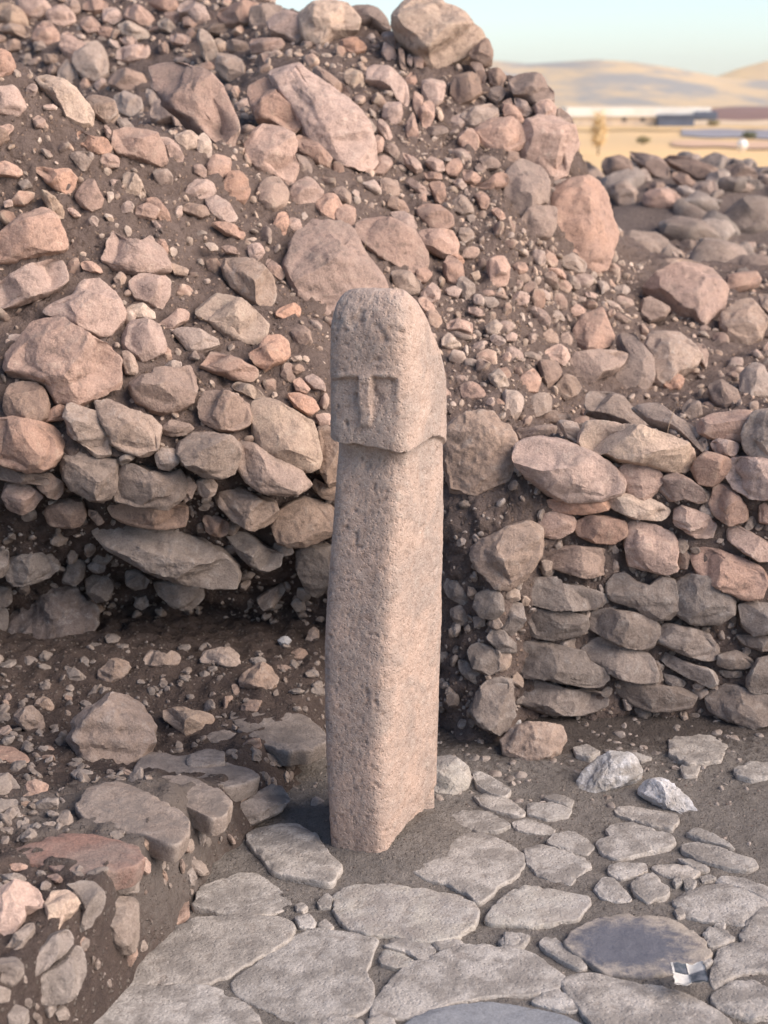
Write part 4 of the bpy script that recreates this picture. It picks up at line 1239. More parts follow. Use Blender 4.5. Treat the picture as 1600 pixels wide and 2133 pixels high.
def flagstone(poly, tonek, h, parent, seed, bvh=None, lift=None, depth=0.05, name='flagstone'):
    """A slab lying in the floor: worn, slightly domed top, rounded broken edge, sides going down into the soil."""
    rng = np.random.default_rng(seed + 500)
    c, A = poly_centroid(poly)
    poly = c + (poly - c) * (1.05 if A > 12000 else 1.09)
    p, _n = cast(bvh or bvh_floor, *c)
    if p is None: MISS.append(('flag', c)); return
    zt = min(p[2], 0.05) * 0.5 + floor_z(p[0], p[1]) * 0.5 + 0.005 * h + 0.0035
    if lift is not None: zt = p[2] + lift
    W = []
    for q in poly:
        d = ray(*q); W.append(EYE + d * ((zt - EYE[2]) / d[2]))
    W = np.array(W)[:, :2]
    cc, A2 = poly_centroid(W)
    R = radius_fn(W - cc)
    n = 96 if A2 > 0.01 else 48
    az = np.linspace(0, 2 * math.pi, n, endpoint=False)
    r = R(az)
    r = 0.7 * r + 0.15 * np.roll(r, 1) + 0.15 * np.roll(r, -1)
    size = math.sqrt(A2)
    rings = [(0.93, -depth), (0.965, -depth * 0.7), (0.985, -depth * 0.42), (0.997, -depth * 0.24), (1.0, -0.007), (0.995, -0.002), (0.985, 0.0), (0.96, 0.0004), (0.92, 0.0004), (0.87, 0.0006)] + [(s, 0.0016) for s in np.linspace(0.82, 0.04, 14 if A2 > 0.01 else 8)]
    off = rng.uniform(-9, 9, 3)
    tilt = rng.normal(0, 0.02, 2)
    V = []
    for s, dz in rings:
        jag = 1 + 0.02 * vnoise(np.stack([np.cos(az) * 11, np.sin(az) * 11, az * 0 + dz * 25], 1) + off, 31) * 0.6 + 0.035 * vnoise(np.stack([np.cos(az) * 5, np.sin(az) * 5, az * 0 + s * 2], 1) + off, 2) + 0.02 * vnoise(np.stack([np.cos(az) * 17, np.sin(az) * 17, az * 0 + s * 3], 1) + off, 6)
        edge = min(1.0, (1.02 - s) * 6)
        x = r * s * jag * np.cos(az); y = r * s * jag * np.sin(az)
        z = np.full(n, zt + dz)
        P = np.stack([x, y, x * 0], 1) + off
        chip = np.clip(vnoise(np.stack([np.cos(az) * 6, np.sin(az) * 6, az * 0 + 3], 1) + off, 12) - 0.1, 0, 1) * np.clip((s - 0.84) / 0.14, 0, 1) * 0.010
        z = z - chip
        z = z + edge * (0.0035 * fbm(P, 9, 4, 3) + 0.0022 * fbm(P, 38, 3, 8)) + (x * tilt[0] + y * tilt[1]) + (0.003 * size * (1 - s * s))
        V.append(np.stack([x + cc[0], y + cc[1], z], 1))
    V = np.concatenate(V)
    F = list(map(tuple, grid_faces(len(rings), n, wrap=True)))
    V = np.concatenate([V, [V[-n:].mean(0)]])
    tri = [(len(V) - 2 - n + 1 + i, len(V) - 2 - n + 1 + (i + 1) % n, len(V) - 1) for i in range(n)]
    F4 = np.array(F)
    me = bpy.data.meshes.new(name)
    me.from_pydata([tuple(q) for q in V - np.array([cc[0], cc[1], zt])], [], [tuple(int(k) for k in q) for q in F4] + tri)
    me.polygons.foreach_set('use_smooth', [True] * len(me.polygons))
    me.materials.append(tone[tonek])
    o = bpy.data.objects.new(name, me)
    COL.objects.link(o); o.location = (cc[0], cc[1], zt)
    fix_parent(parent, o)
    return o

count = {}
def py_mean(poly): return poly[:, 1].mean()
surf = {'M': (bvh_loft, mound, 'stone'), 'L': (bvh_loft, wall_l, 'stone'), 'R': (bvh_loft, wall_r, 'stone'),
        'E': (bvh_ledge, ledge, 'stone'), 'T': (bvh_site, site, 'slab'), 'H': (bvh_heap, heap, 'slab')}
for i, (g, t, b, poly) in enumerate(STONE_LIST):
    count[g] = count.get(g, 0) + 1
    if g == 'P':
        flagstone(poly, t, b, floor_, i)
        continue
    if (g == 'R' and py_mean(poly) > 1230) or (g == 'L' and py_mean(poly) > 1120): t = 'c'  # low wall stones get a greyer tone with the pit's shade put in
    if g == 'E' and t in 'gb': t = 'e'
    bvh, par, nm = surf[g]
    if g == 'E' and b <= 0.6:
        flagstone(poly, t, 3, par, i, bvh=bvh, lift=0.010, depth=0.05, name='slab')
        continue
    py = poly[:, 1].mean()
    if g == 'E': prm = dict(mixn=0.6, proud=0.22, grow=1.06, nfac=(4, 9), rough=1.3, boxy=(3, 5))
    elif g in 'TH': prm = dict(mixn=0.5, proud=0.3, grow=1.12, boxy=(3, 5))
    elif g in 'LR': prm = dict(mixn=0.3, proud=0.26, grow=1.19 if g == 'R' else 1.13, boxy=(3.6, 7.0), nfac=(3, 7), rough=1.2)
    else: prm = dict(mixn=0.55, proud=0.27, grow=1.12, boxy=(2.6, 4.4))
    traced_rock(nm, bvh, poly, tone[t], b, par, seed=i, **prm)

for i, (s, t, b, label, poly) in enumerate(LOOSE_LIST):
    bvh = {'M': bvh_loft, 'R': bvh_loft, 'L': bvh_loft, 'E': bvh_ledge, 'P': bvh_floor}[s]
    big = i == 0
    o = traced_rock('boulder' if big else 'pebble' if 'pebble' in label else 'rock', bvh, poly, tone[t], b, None, nsub=5 if i < 2 else 4, seed=900 + i, rough=(2.2 if t in 'kw' else 1.5 if t == 'g' else 0.8), nfac=(2, 5) if t in 'kw' else (5, 9), mixn=0.5 if s in 'EP' else 0.3, proud=0.2)
    if o and s == 'E': o['group'] = 'loose rocks lying on the dirt ledge'
    if o: tag(o, label, 'boulder' if big else 'pebble' if 'pebble' in label else 'rock')

# ---------------------------------------------------------------- rubble between the traced stones
def library(n, sub, seed):
    out = []
    for i in range(n):
        rng = np.random.default_rng(seed + i)
        k = rng.integers(6, 9)
        a = np.sort(rng.uniform(0, 2 * math.pi, k)); a = np.linspace(0, 2 * math.pi, k, endpoint=False) + rng.normal(0, .25, k)
        rr = rng.uniform(0.75, 1.15, k)
        asp = rng.uniform(0.5, 0.95)
        poly = np.stack([rr * np.cos(a), asp * rr * np.sin(a)], 1) * 0.5
        V, F = rock_shape(sub, radius_fn(poly), 0.5 * rng.uniform(.35, .75), 0.5 * rng.uniform(.35, .6), rng, facets=9, rough=1.5, size=1.0, ext=2.8)
        out.append((V, F))
    return out
LIB2, LIB3, LIB1 = library(14, 2, 40), library(14, 3, 80), library(8, 1, 120)

def sample_surface(G, n, rng, dens=None):
    """random points on a grid surface (cols, rows, 3), area weighted"""
    a, b, c, d = G[:-1, :-1], G[1:, :-1], G[1:, 1:], G[:-1, 1:]
    area = 0.5 * np.linalg.norm(np.cross(c - a, d - b), axis=2)
    cen = (a + b + c + d) / 4
    w = area if dens is None else area * dens(cen)
    w = w.ravel() / w.sum()
    k = rng.choice(len(w), n, p=w)
    i, j = np.unravel_index(k, area.shape)
    u, v = rng.random(n)[:, None], rng.random(n)[:, None]
    P = a[i, j] * (1 - u) * (1 - v) + b[i, j] * u * (1 - v) + c[i, j] * u * v + d[i, j] * (1 - u) * v
    nn = np.cross(b[i, j] - a[i, j], d[i, j] - a[i, j]); nn /= np.linalg.norm(nn, axis=1, keepdims=True) + 1e-9
    nn *= np.sign(np.sum(nn * (EYE - P), axis=1, keepdims=True) + 1e-9)
    return P, nn

def rand_rot(n, rng, tiltv):
    """frames whose third axis lies near the given normals"""
    z = tiltv + rng.normal(0, 0.35, (n, 3)); z /= np.linalg.norm(z, axis=1, keepdims=True)
    x = rng.normal(0, 1, (n, 3)); x -= z * np.sum(x * z, axis=1, keepdims=True); x /= np.linalg.norm(x, axis=1, keepdims=True)
    return x, np.cross(z, x), z

def scatter(name, lib, P, Nn, sizes, mat, parent, rng, sink=0.15):
    n = len(P)
    if n == 0: return None
    X, Yv, Z = rand_rot(n, rng, Nn)
    Vs, Fs, off = [], [], 0
    which = rng.integers(0, len(lib), n)
    for k, (V, F) in enumerate(lib):
        idx = np.where(which == k)[0]
        if len(idx) == 0: continue
        s = sizes[idx][:, None, None]
        W = V[None] * s
        Q = P[idx][:, None] + Nn[idx][:, None] * s * (0.25 - sink) + W[..., :1] * X[idx][:, None] + W[..., 1:2] * Yv[idx][:, None] + W[..., 2:] * Z[idx][:, None]
        Vs.append(Q.reshape(-1, 3))
        ff = F[None] + (np.arange(len(idx)) * len(V))[:, None, None] + off
        Fs.append(ff.reshape(-1, 3)); off += len(idx) * len(V)
    o = mesh_obj(name, np.concatenate(Vs), np.concatenate(Fs), mat, crease=30)
    o['kind'] = 'stuff'
    if parent is not None: o.parent = parent; o.location = Vector(o.location) - Vector(parent.location)
    return o

def powsizes(n, lo, hi, rng, p=2.2):
    u = rng.random(n)
    return (lo ** (1 - p) + u * (hi ** (1 - p) - lo ** (1 - p))) ** (1 / (1 - p))

rng = np.random.default_rng(77)
LD = LV.reshape(nC, nR, 3)
r1, r2 = 3 * NR, 12 * NR
Gm = LD[:, r1:r2]
def in_view(P, m=120):
    q = to_px(P)
    return (q[:, 0] > -m) & (q[:, 0] < 1600 + m) & (q[:, 1] > -m) & (q[:, 1] < 2133 + m)
def gravel_density(cen):
    q = to_px(cen.reshape(-1, 3)).reshape(cen.shape[0], cen.shape[1], 2)
    d = 0.75 + 1.5 * np.exp(-((q[..., 0] - 1000) / 190) ** 2) * (q[..., 1] > 330) + 0.4 * (q[..., 0] > 500) * (q[..., 1] < 500)
    return d * np.clip(0.6 + fbm(cen.reshape(-1, 3), 3, 2, 9).reshape(cen.shape[:2]), 0.45, 1.6)
# mid-size rubble: those that show largest stand as stones of their own, the rest is one mass
P, Nn = sample_surface(Gm, 24000, rng, gravel_density)
sz = powsizes(len(P), 0.018, 0.125, rng, 1.95)
sz *= 0.85 + 0.55 * np.clip((P[:, 1] - 5.8) / 1.5, 0, 1)
ok = in_view(P) & ~taken(P)
for dx, dy in ((1, 0), (-1, 0), (0, 1), (0, -1)):
    ok &= ~taken(P + np.stack([sz * 0.24 * dx, sz * 0, sz * 0.24 * dy], 1)) | (sz < 0.02)
P, Nn, sz = P[ok], Nn[ok], sz[ok]
order = np.argsort(-sz / P[:, 1]); P, Nn, sz = P[order], Nn[order], sz[order]
chosen = []
cell = {}
for i in range(len(P)):
    key = tuple((P[i] // 0.06).astype(int)); bad = False
    for a in (-1, 0, 1):
        for b in (-1, 0, 1):
            for c in (-1, 0, 1):
                for j in cell.get((key[0] + a, key[1] + b, key[2] + c), ()):
                    if np.linalg.norm(P[i] - P[j]) < 0.37 * (sz[i] + sz[j]): bad = True
    if not bad: chosen.append(i); cell.setdefault(key, []).append(i)
P, Nn, sz = P[chosen], Nn[chosen], sz[chosen]
n_ind = max(0, 298 - count['M'])
meshes = []
for k, (V, F) in enumerate(LIB3):
    for tk in 'pogbte':
        o = mesh_obj('stone', V, F, tone[tk], crease=26); meshes.append((tk, o.data)); bpy.data.objects.remove(o)
by = {tk: [m for t_, m in meshes if t_ == tk] for tk in 'pogbte'}
X, Yv, Z = rand_rot(len(P), rng, Nn)
from mathutils import Matrix
for i in range(min(n_ind, len(P))):
    tk = rng.choice(list('pppobgt'))
    me = by[tk][rng.integers(0, 14)]
    o = bpy.data.objects.new('stone', me)
    COL.objects.link(o)
    s = sz[i]
    M = Matrix(((X[i][0], Yv[i][0], Z[i][0]), (X[i][1], Yv[i][1], Z[i][1]), (X[i][2], Yv[i][2], Z[i][2]))).to_4x4()
    o.matrix_world = Matrix.Translation(Vector(P[i] + Nn[i] * s * 0.12)) @ M @ Matrix.Diagonal((s, s, s, 1))
    o.parent = mound
P, Nn, sz = P[n_ind:], Nn[n_ind:], sz[n_ind:]
lg = sz / P[:, 1] > 0.0105
scatter('rubble', LIB2, P[lg], Nn[lg], sz[lg], M_rubble, mound, rng)
scatter('small_rubble', LIB1, P[~lg], Nn[~lg], sz[~lg], M_rubble, mound, rng)
# gravel and clods
P, Nn = sample_surface(Gm, 9000, rng, gravel_density)
ok = in_view(P) & ~taken(P)
P, Nn = P[ok], Nn[ok]
h = len(P) // 2
scatter('gravel', LIB1, P[:h], Nn[:h], powsizes(h, 0.006, 0.02, rng), M_rubble, mound, rng)
scatter('soil_clods', LIB1, P[h:], Nn[h:], powsizes(len(P) - h, 0.006, 0.028, rng), M_clod, mound, rng)
# chinking in the walls
for sel, par, cols_ in ((0, wall_l, slice(0, 9 * NC)), (1, wall_r, slice(9 * NC, nC))):
    G = LD[cols_, : r1 + 4]
    P, Nn = sample_surface(G, 3600, rng)
    ok = in_view(P, 60) & ~taken(P)
    P, Nn = P[ok], Nn[ok]
    h = len(P) // 2
    g = h // 3
    scatter('chinking', LIB2, P[:g], Nn[:g], powsizes(g, 0.026, 0.075, rng, 1.8), M_chip, par, rng, sink=0.1)
    scatter('small_chinking', LIB1, P[g:h], Nn[g:h], powsizes(h - g, 0.010, 0.025, rng), M_chip, par, rng, sink=0.1)
    scatter('soil_clods', LIB1, P[h:], Nn[h:], powsizes(len(P) - h, 0.006, 0.02, rng), M_clod, par, rng)
# stones bedded in the ledge
G = EP.reshape(len(np.arange(-2.4, 0.1 + 0.013, 0.013)), -1, 3)
P, Nn = sample_surface(G, 7000, rng)
sz = powsizes(len(P), 0.018, 0.08, rng, 2.0)
ok = in_view(P, 60) & ~taken(P) & (P[:, 2] > 0.0) & (P[:, 1] < 4.4)
for dx in (1, -1): ok &= ~taken(P + np.stack([sz * 0.3 * dx, sz * 0, sz * 0], 1))
P, Nn, sz = P[ok], Nn[ok], sz[ok]
order = np.argsort(-sz)[:650]; P, Nn, sz = P[order], Nn[order], sz[order]
X, Yv, Z = rand_rot(len(P), rng, Nn)
for i in range(min(150, len(P))):
    o = bpy.data.objects.new('stone', by[rng.choice(list('eeeeb'))][rng.integers(0, 14)])
    COL.objects.link(o); s = sz[i]
    M = Matrix(((X[i][0], Yv[i][0], Z[i][0]), (X[i][1], Yv[i][1], Z[i][1]), (X[i][2], Yv[i][2], Z[i][2]))).to_4x4()
    o.matrix_world = Matrix.Translation(Vector(P[i] + Nn[i] * s * 0.04)) @ M @ Matrix.Diagonal((s, s, s * 0.8, 1))
    o.parent = ledge
scatter('rubble', LIB2, P[150:430], Nn[150:430], sz[150:430], M_chip2, ledge, rng)
# grit on the ledge and the floor
nE = len(np.arange(-2.4, 0.1 + 0.013, 0.013))
G = EP.reshape(nE, -1, 3)
P, Nn = sample_surface(G, 12000, rng)
ok = in_view(P, 60) & ~taken(P) & (P[:, 2] > -0.01) & (P[:, 1] < 4.4)
P, Nn = P[ok], Nn[ok]
q = to_px(P)
h = int(len(P) * 0.16)
scatter('gravel', LIB2, P[:h], Nn[:h], powsizes(h, 0.007, 0.034, rng, 2.6), M_chip2, ledge, rng)
scatter('soil_clods', LIB1, P[h:], Nn[h:], powsizes(len(P) - h, 0.004, 0.014, rng), M_clod, ledge, rng)
nF = len(np.arange(-1.4, 1.9 + 0.013, 0.013))
G = FP.reshape(nF, -1, 3)
P, Nn = sample_surface(G, 9000, rng)
ok = in_view(P, 60) & ~taken(P) & (P[:, 1] < 4.3)
P, Nn = P[ok], Nn[ok]
back = (P[:, 1] > 3.65) | (P[:, 0] > 0.75)
keep = back | (rng.random(len(P)) < 0.22)
P, Nn = P[keep], Nn[keep]
h = int(len(P) * 0.3)
bk = P[:, 1] > 3.62
Pb, Nb = P[bk][:420], Nn[bk][:420]
scatter('rubble', LIB1, Pb, Nb, powsizes(len(Pb), 0.014, 0.06, rng, 2.2), M_chip2, floor_, rng, sink=0.28)
scatter('gravel', LIB1, P[:h], Nn[:h], powsizes(h, 0.004, 0.022, rng, 2.6), M_chip, floor_, rng)
scatter('soil_clods', LIB1, P[h:], Nn[h:], powsizes(len(P) - h, 0.003, 0.012, rng), M_clod, floor_, rng)
# terrace stones in the distance
a = rng.uniform(0.12, 0.34, 330); Yt = rng.uniform(6.8, 13, 330)
Pt = np.stack([a * Yt, Yt, 0.94 + 0.012 * np.clip(Yt - 7.5, 0, 6)], 1)
scatter('scattered_stones', LIB2, Pt, np.tile([0, 0, 1.0], (330, 1)), powsizes(330, 0.07, 0.5, rng, 2.0), M_terr, site, rng)
Ph, Nh = sample_surface(QP.reshape(70, 40, 3), 300, rng)
scatter('rubble', LIB2, Ph, Nh, powsizes(300, 0.10, 0.42, rng, 1.8), M_terr, heap, rng)

# fine dry roots and straws caught in the soil
def roots():
    P, Nn = sample_surface(Gm, 900, rng)
    ok = in_view(P, 0) & (P[:, 1] < 6.4)
    P, Nn = P[ok][:110], Nn[ok][:110]
    Vs, Fs = [], []
    for p, n in zip(P, Nn):
        k, L = 7, rng.uniform(0.03, 0.11)
        d = rng.normal(0, 1, 3) + n * 0.4; d /= np.linalg.norm(d)
        bend = rng.normal(0, 1, 3) * 0.5
        r = rng.uniform(0.0005, 0.0011)
        pts = [p + n * 0.012 + d * L * (i / (k - 1) - .5) + bend * L * (i / (k - 1) - .5) ** 2 for i in range(k)]
        a = np.cross(d, n); a /= np.linalg.norm(a) + 1e-9; c = np.cross(d, a)
        base = len(Vs)
        for q in pts:
            for j in range(3):
                Vs.append(q + r * (a * math.cos(j * 2.094) + c * math.sin(j * 2.094)))
        for i in range(k - 1):
            for j in range(3):
                j2 = (j + 1) % 3
                Fs.append((base + i * 3 + j, base + i * 3 + j2, base + i * 3 + 3 + j2, base + i * 3 + 3 + j))
    o = mesh_obj('dry_roots', Vs, Fs, plain_mat('dry_root', (0.36, 0.27, 0.19), (0.26, 0.19, 0.13), (40, 40, 40)))
    o['kind'] = 'stuff'; o.parent = mound
roots()

# ---------------------------------------------------------------- the carved pillar
def pillar():
    tab = np.array([(600, 668, 854, 947), (900, 670, 852, 946), (960, 690, 843, 937), (1080, 681, 836, 938), (1250, 665, 822, 937), (1400, 659, 812, 934), (1500, 660, 806, 930),
                    (1600, 664, 802, 928), (1700, 668, 802, 926), (1800, 675, 806, 926), (1900, 680, 806, 926)], float)
    YB = 3.33
    def z_of(py, Y=YB):
        return at(800, py, Y)[2]
    tz = np.array([z_of(p) for p in tab[:, 0]])[::-1]
    def px_at(z, k): return np.interp(z, tz, tab[::-1, k])
    def quad(z, body):
        if body: zz = np.minimum(z, z_of(962))
        else: zz = np.maximum(z, z_of(880))
        g = 0.0 if body else 0.044                      # the head stands proud of the neck
        xL, xE, xR = px_at(zz, 1), px_at(zz, 2), px_at(zz, 3)
        def pt(px, Y): return np.stack([(px - 800) / FPX * (Y * CT - (z - EYE[2]) * ST), np.full_like(z, Y) if np.isscalar(Y) else Y], -1)
        A = pt(xL, YB + 0.075 - g); B = pt(xE, YB - g); C = pt(xR, YB + 0.27)
        Dd = A + (C - B)
        return A, B, C, Dd
    nz, na = 380, 270
    zt = 1.372
    zrow = np.linspace(-0.10, zt, nz)
    # superellipse section, points evenly spread
    n = 5.2
    a = np.linspace(0, 2 * math.pi, 4000, endpoint=False)
    s0 = np.sign(np.cos(a)) * np.abs(np.cos(a)) ** (2 / n); t0 = np.sign(np.sin(a)) * np.abs(np.sin(a)) ** (2 / n)
    dl = np.hypot(np.diff(s0, append=s0[0]) * 0.09, np.diff(t0, append=t0[0]) * 0.135)
    L = np.concatenate([[0], np.cumsum(dl)]); q = np.linspace(0, L[-1], na, endpoint=False)
    s = np.interp(q, L, np.append(s0, s0[0])); t = np.interp(q, L, np.append(t0, t0[0]))
    ncap = 46
    Z = np.concatenate([zrow, np.full(ncap, zt)])
    K = np.ones(nz + ncap)
    hz = 0.115                                          # the top rounds over within this height
    i0 = np.where(zrow > zt - hz)[0]
    w = (zrow[i0] - (zt - hz)) / hz
    K[i0] = 1 - 0.46 * (1 - np.sqrt(np.clip(1 - w ** 2, 0, 1)))
    K[nz:] = np.linspace(K[nz - 1], 0.01, ncap + 1)[1:]
    Z[nz:] = zt + 0.012 * (1 - (K[nz:] / K[nz - 1]) ** 2)
    S_, T_ = K[:, None] * s[None], K[:, None] * t[None]
    ZZ = np.repeat(Z[:, None], na, 1)
    # where head and body meet: a jaw line, level in front and rising towards the back on the side
    front_s = np.clip((S_ + 1) / 2, 0, 1); back_t = np.clip((T_ + 1) / 2, 0, 1)
    py_jaw = 922 + 22 * front_s ** 2 * (1 - back_t) - 58 * back_t
    zj = np.interp(py_jaw, [840, 960], [z_of(840, 3.36), z_of(960, 3.36)])
    zj = zj + 0.004 * vnoise(np.stack([S_.ravel() * 4, T_.ravel() * 4, S_.ravel() * 0], 1), 3).reshape(S_.shape)
    m = np.clip((ZZ - zj) / 0.014 + 0.5, 0, 1); m = m * m * (3 - 2 * m)
    P = np.zeros((nz + ncap, na, 3))
    for body, wgt in ((True, 1 - m), (False, m)):
        A, B, C, Dd = quad(Z, body)
        u = (S_ + 1) / 2; v_ = (T_ + 1) / 2
        XY = (A[:, None] * ((1 - u) * (1 - v_))[..., None] + B[:, None] * (u * (1 - v_))[..., None] + C[:, None] * (u * v_)[..., None] + Dd[:, None] * ((1 - u) * v_)[..., None])
        P[..., :2] += XY * wgt[..., None]
    P[..., 2] = ZZ
    # the crown slopes down towards the back, with a shallow notch
    qd = back_t
    drop = 0.265 * np.clip(qd - 0.08, 0, 1) ** 1.7 + 0.012 * np.clip((0.62 - np.abs(qd - 0.60) * 8), 0, 1)
    slant = 0.012 * (1 - front_s)
    f = np.clip((ZZ - 0.72) / (zt - 0.72), 0, 1)
    P[..., 2] -= (drop + slant) * f
    # outward directions
    G = P
    du = np.roll(G, -1, 1) - np.roll(G, 1, 1); dv = np.gradient(G, axis=0)
    nn = np.cross(du, dv); nn /= np.linalg.norm(nn, axis=2, keepdims=True) + 1e-12
    cen = G.mean(1, keepdims=True)
    out = np.sum(nn * (G - cen), axis=2, keepdims=True)
    if out.mean() < 0: nn = -nn
    pxy = to_px(P.reshape(-1, 3)).reshape(nz + ncap, na, 2)
    onfront = np.clip((-T_ - 0.80) / 0.12, 0, 1)
    X, Y = pxy[..., 0], pxy[..., 1]
    def sst(x): x = np.clip(x, 0, 1); return x * x * (3 - 2 * x)
    wob = 2.5 * vnoise(np.stack([X.ravel() * 0.06, Y.ravel() * 0.06, X.ravel() * 0], 1), 5).reshape(X.shape)
    Xw, Yw = X + wob, Y - wob
    # eyes: hollows under one straight brow, either side of a long flat nose
    def hollow(x0, x1, ex0=3.5, ex1=3.5):
        side = sst((Xw - x0) / ex0 + .5) * sst((x1 - Xw) / ex1 + .5)
        up = sst((Yw - 789) / 6 + .5)
        fade = np.clip(1 - (Yw - 789) / 112, 0, 1) ** 1.1
        return side * up * fade
    d = -0.012 * hollow(694, 747, 30, 5) * onfront - 0.012 * hollow(774, 822, 5, 20) * onfront
    nose = sst((Xw - 748) / 4 + .5) * sst((773 - Xw) / 4 + .5) * sst((Yw - 785) / 5 + .5) * sst((893 - Yw) / 12)
    d = d + 0.006 * nose * onfront
    brow = sst((Xw - 700) / 6) * sst((826 - Xw) / 6) * sst(1 - np.abs(Yw - 781) / 9)
    d = d + 0.003 * brow * onfront
    # broken-off wedge at the foot of the side face
    line = 1785 - (X - 800) * (1785 - 1640) / 108.0
    onside = np.clip((S_ - 0.7) / 0.2, 0, 1)
    br = sst((Y - line) / 8 + .5) * onside
    d = d - 0.035 * br
    # undercut shadow line along the neck
    d = d - 0.010 * np.exp(-((ZZ - (zj - 0.03)) / 0.03) ** 2) * onfront
    # tapering foot in front
    Q = P.reshape(-1, 3)
    nz_ = (0.0036 * fbm(Q, 8, 3, 2) + 0.0013 * fbm(Q, 34, 3, 12) + 0.0009 * fbm(Q, 120, 2, 22)).reshape(X.shape)
    pit = fbm(Q, 48, 2, 33).reshape(X.shape); pit2 = fbm(Q, 150, 2, 41).reshape(X.shape)
    nz_ -= 0.0045 * sst((pit - 0.48) / 0.18) + 0.0028 * sst((pit2 - 0.35) / 0.2)
    crown = sst((760 - Y) / 120)
    nz_ -= crown * 0.005 * sst((fbm(Q, 60, 2, 55).reshape(X.shape) - 0.12) / 0.2) * onfront
    d = d + nz_
    P = P + nn * d[..., None]
    V = P.reshape(-1, 3)
    F = grid_faces(nz + ncap, na, wrap=True)
    base = np.array([P[40, :, 0].mean(), P[40, :, 1].mean(), 0.0])
    o = mesh_obj('carved_pillar', V, F, M_pillar, origin=base)
    tag(o, 'tall pinkish standing stone carved with a long nosed human face', 'carved pillar')
    return o
pillar()

# ---------------------------------------------------------------- survey marker lying on the paving
def marker():
    quad = np.array([(1397, 2003), (1462, 2000), (1477, 2040), (1406, 2046)], float)
    def g(px, py, z=0.042):
        d = ray(px, py); return EYE + d * ((z - EYE[2]) / d[2])
    C4 = [g(*q) for q in quad]
    n = 16
    base = np.mean(C4, 0)
    mw = plain_mat('worn_white_plastic', (0.62, 0.61, 0.58), (0.52, 0.51, 0.48), (60, 60, 60), 0.45, 0.4)
    mk = plain_mat('worn_dark_plastic', (0.06, 0.075, 0.09), (0.12, 0.13, 0.15), (80, 80, 80), 0.45, 0.4)
    root = empty('survey_marker', tuple(base))
    tag(root, 'small curled black and white checkered survey card on the paving beside the blue stained flagstone', 'survey marker')
    def surf(u, v):
        p = (C4[0] * (1 - u) * (1 - v) + C4[1] * u * (1 - v) + C4[2] * u * v + C4[3] * (1 - u) * v)
        lift = 0.003 * (abs(u - 0.5) * 2) ** 3 + 0.004 * max(0, v - 0.5) * (1 - u) + 0.003 * math.sin(7 * u + 3 * v)
        return p + np.array([0, 0, lift - 0.006])
    def patch(name, u0, u1, v0, v1, mat):
        V, F = [], []
        k = n // 2
        for th in (0.0, -0.0018):
            for i in range(k + 1):
                for j in range(k + 1):
                    u, v = u0 + (u1 - u0) * i / k, v0 + (v1 - v0) * j / k
                    ju = 0.022 * math.sin(v * 23) * (u in (0.0, 1.0)); jv = 0.03 * math.sin(u * 19 + 1) * (v in (0.0, 1.0))
                    V.append(surf(u + ju, v + jv) + np.array([0, 0, th]))
        m = (k + 1) ** 2
        for i in range(k):
            for j in range(k):
                a = i * (k + 1) + j
                F.append((a, a + k + 1, a + k + 2, a + 1)); F.append((m + a, m + a + 1, m + a + k + 2, m + a + k + 1))
        rim = [i * (k + 1) for i in range(k + 1)] + [k * (k + 1) + j for j in range(1, k + 1)] + [i * (k + 1) + k for i in range(k - 1, -1, -1)] + [j for j in range(k - 1, 0, -1)]
        for a, b in zip(rim, rim[1:] + rim[:1]): F.append((a, b, m + b, m + a))
        fix_parent(root, mesh_obj(name, V, F, mat, smooth=True, origin=base))
    patch('white_square', 0, .5, .5, 1, mw); patch('white_square', .5, 1, 0, .5, mw)
    patch('dark_square', 0, .5, 0, .5, mk); patch('dark_square', .5, 1, .5, 1, mk)
    # white border strips along two edges of the dark squares
    def edge(name, u0, u1, v0, v1):
        V = [surf(u, v) + np.array([0, 0, 0.001]) for u, v in ((u0, v0), (u1, v0), (u1, v1), (u0, v1))]
        V += [p - np.array([0, 0, 0.0006]) for p in V]
        F = [(0, 1, 2, 3), (7, 6, 5, 4), (0, 4, 5, 1), (1, 5, 6, 2), (2, 6, 7, 3), (3, 7, 4, 0)]
        fix_parent(root, mesh_obj(name, V, F, mw, smooth=False, origin=base))
    edge('white_border', 0.0, 0.07, 0.0, 0.25); edge('white_border', 0.0, 0.07, 0.25, 0.5)
marker()

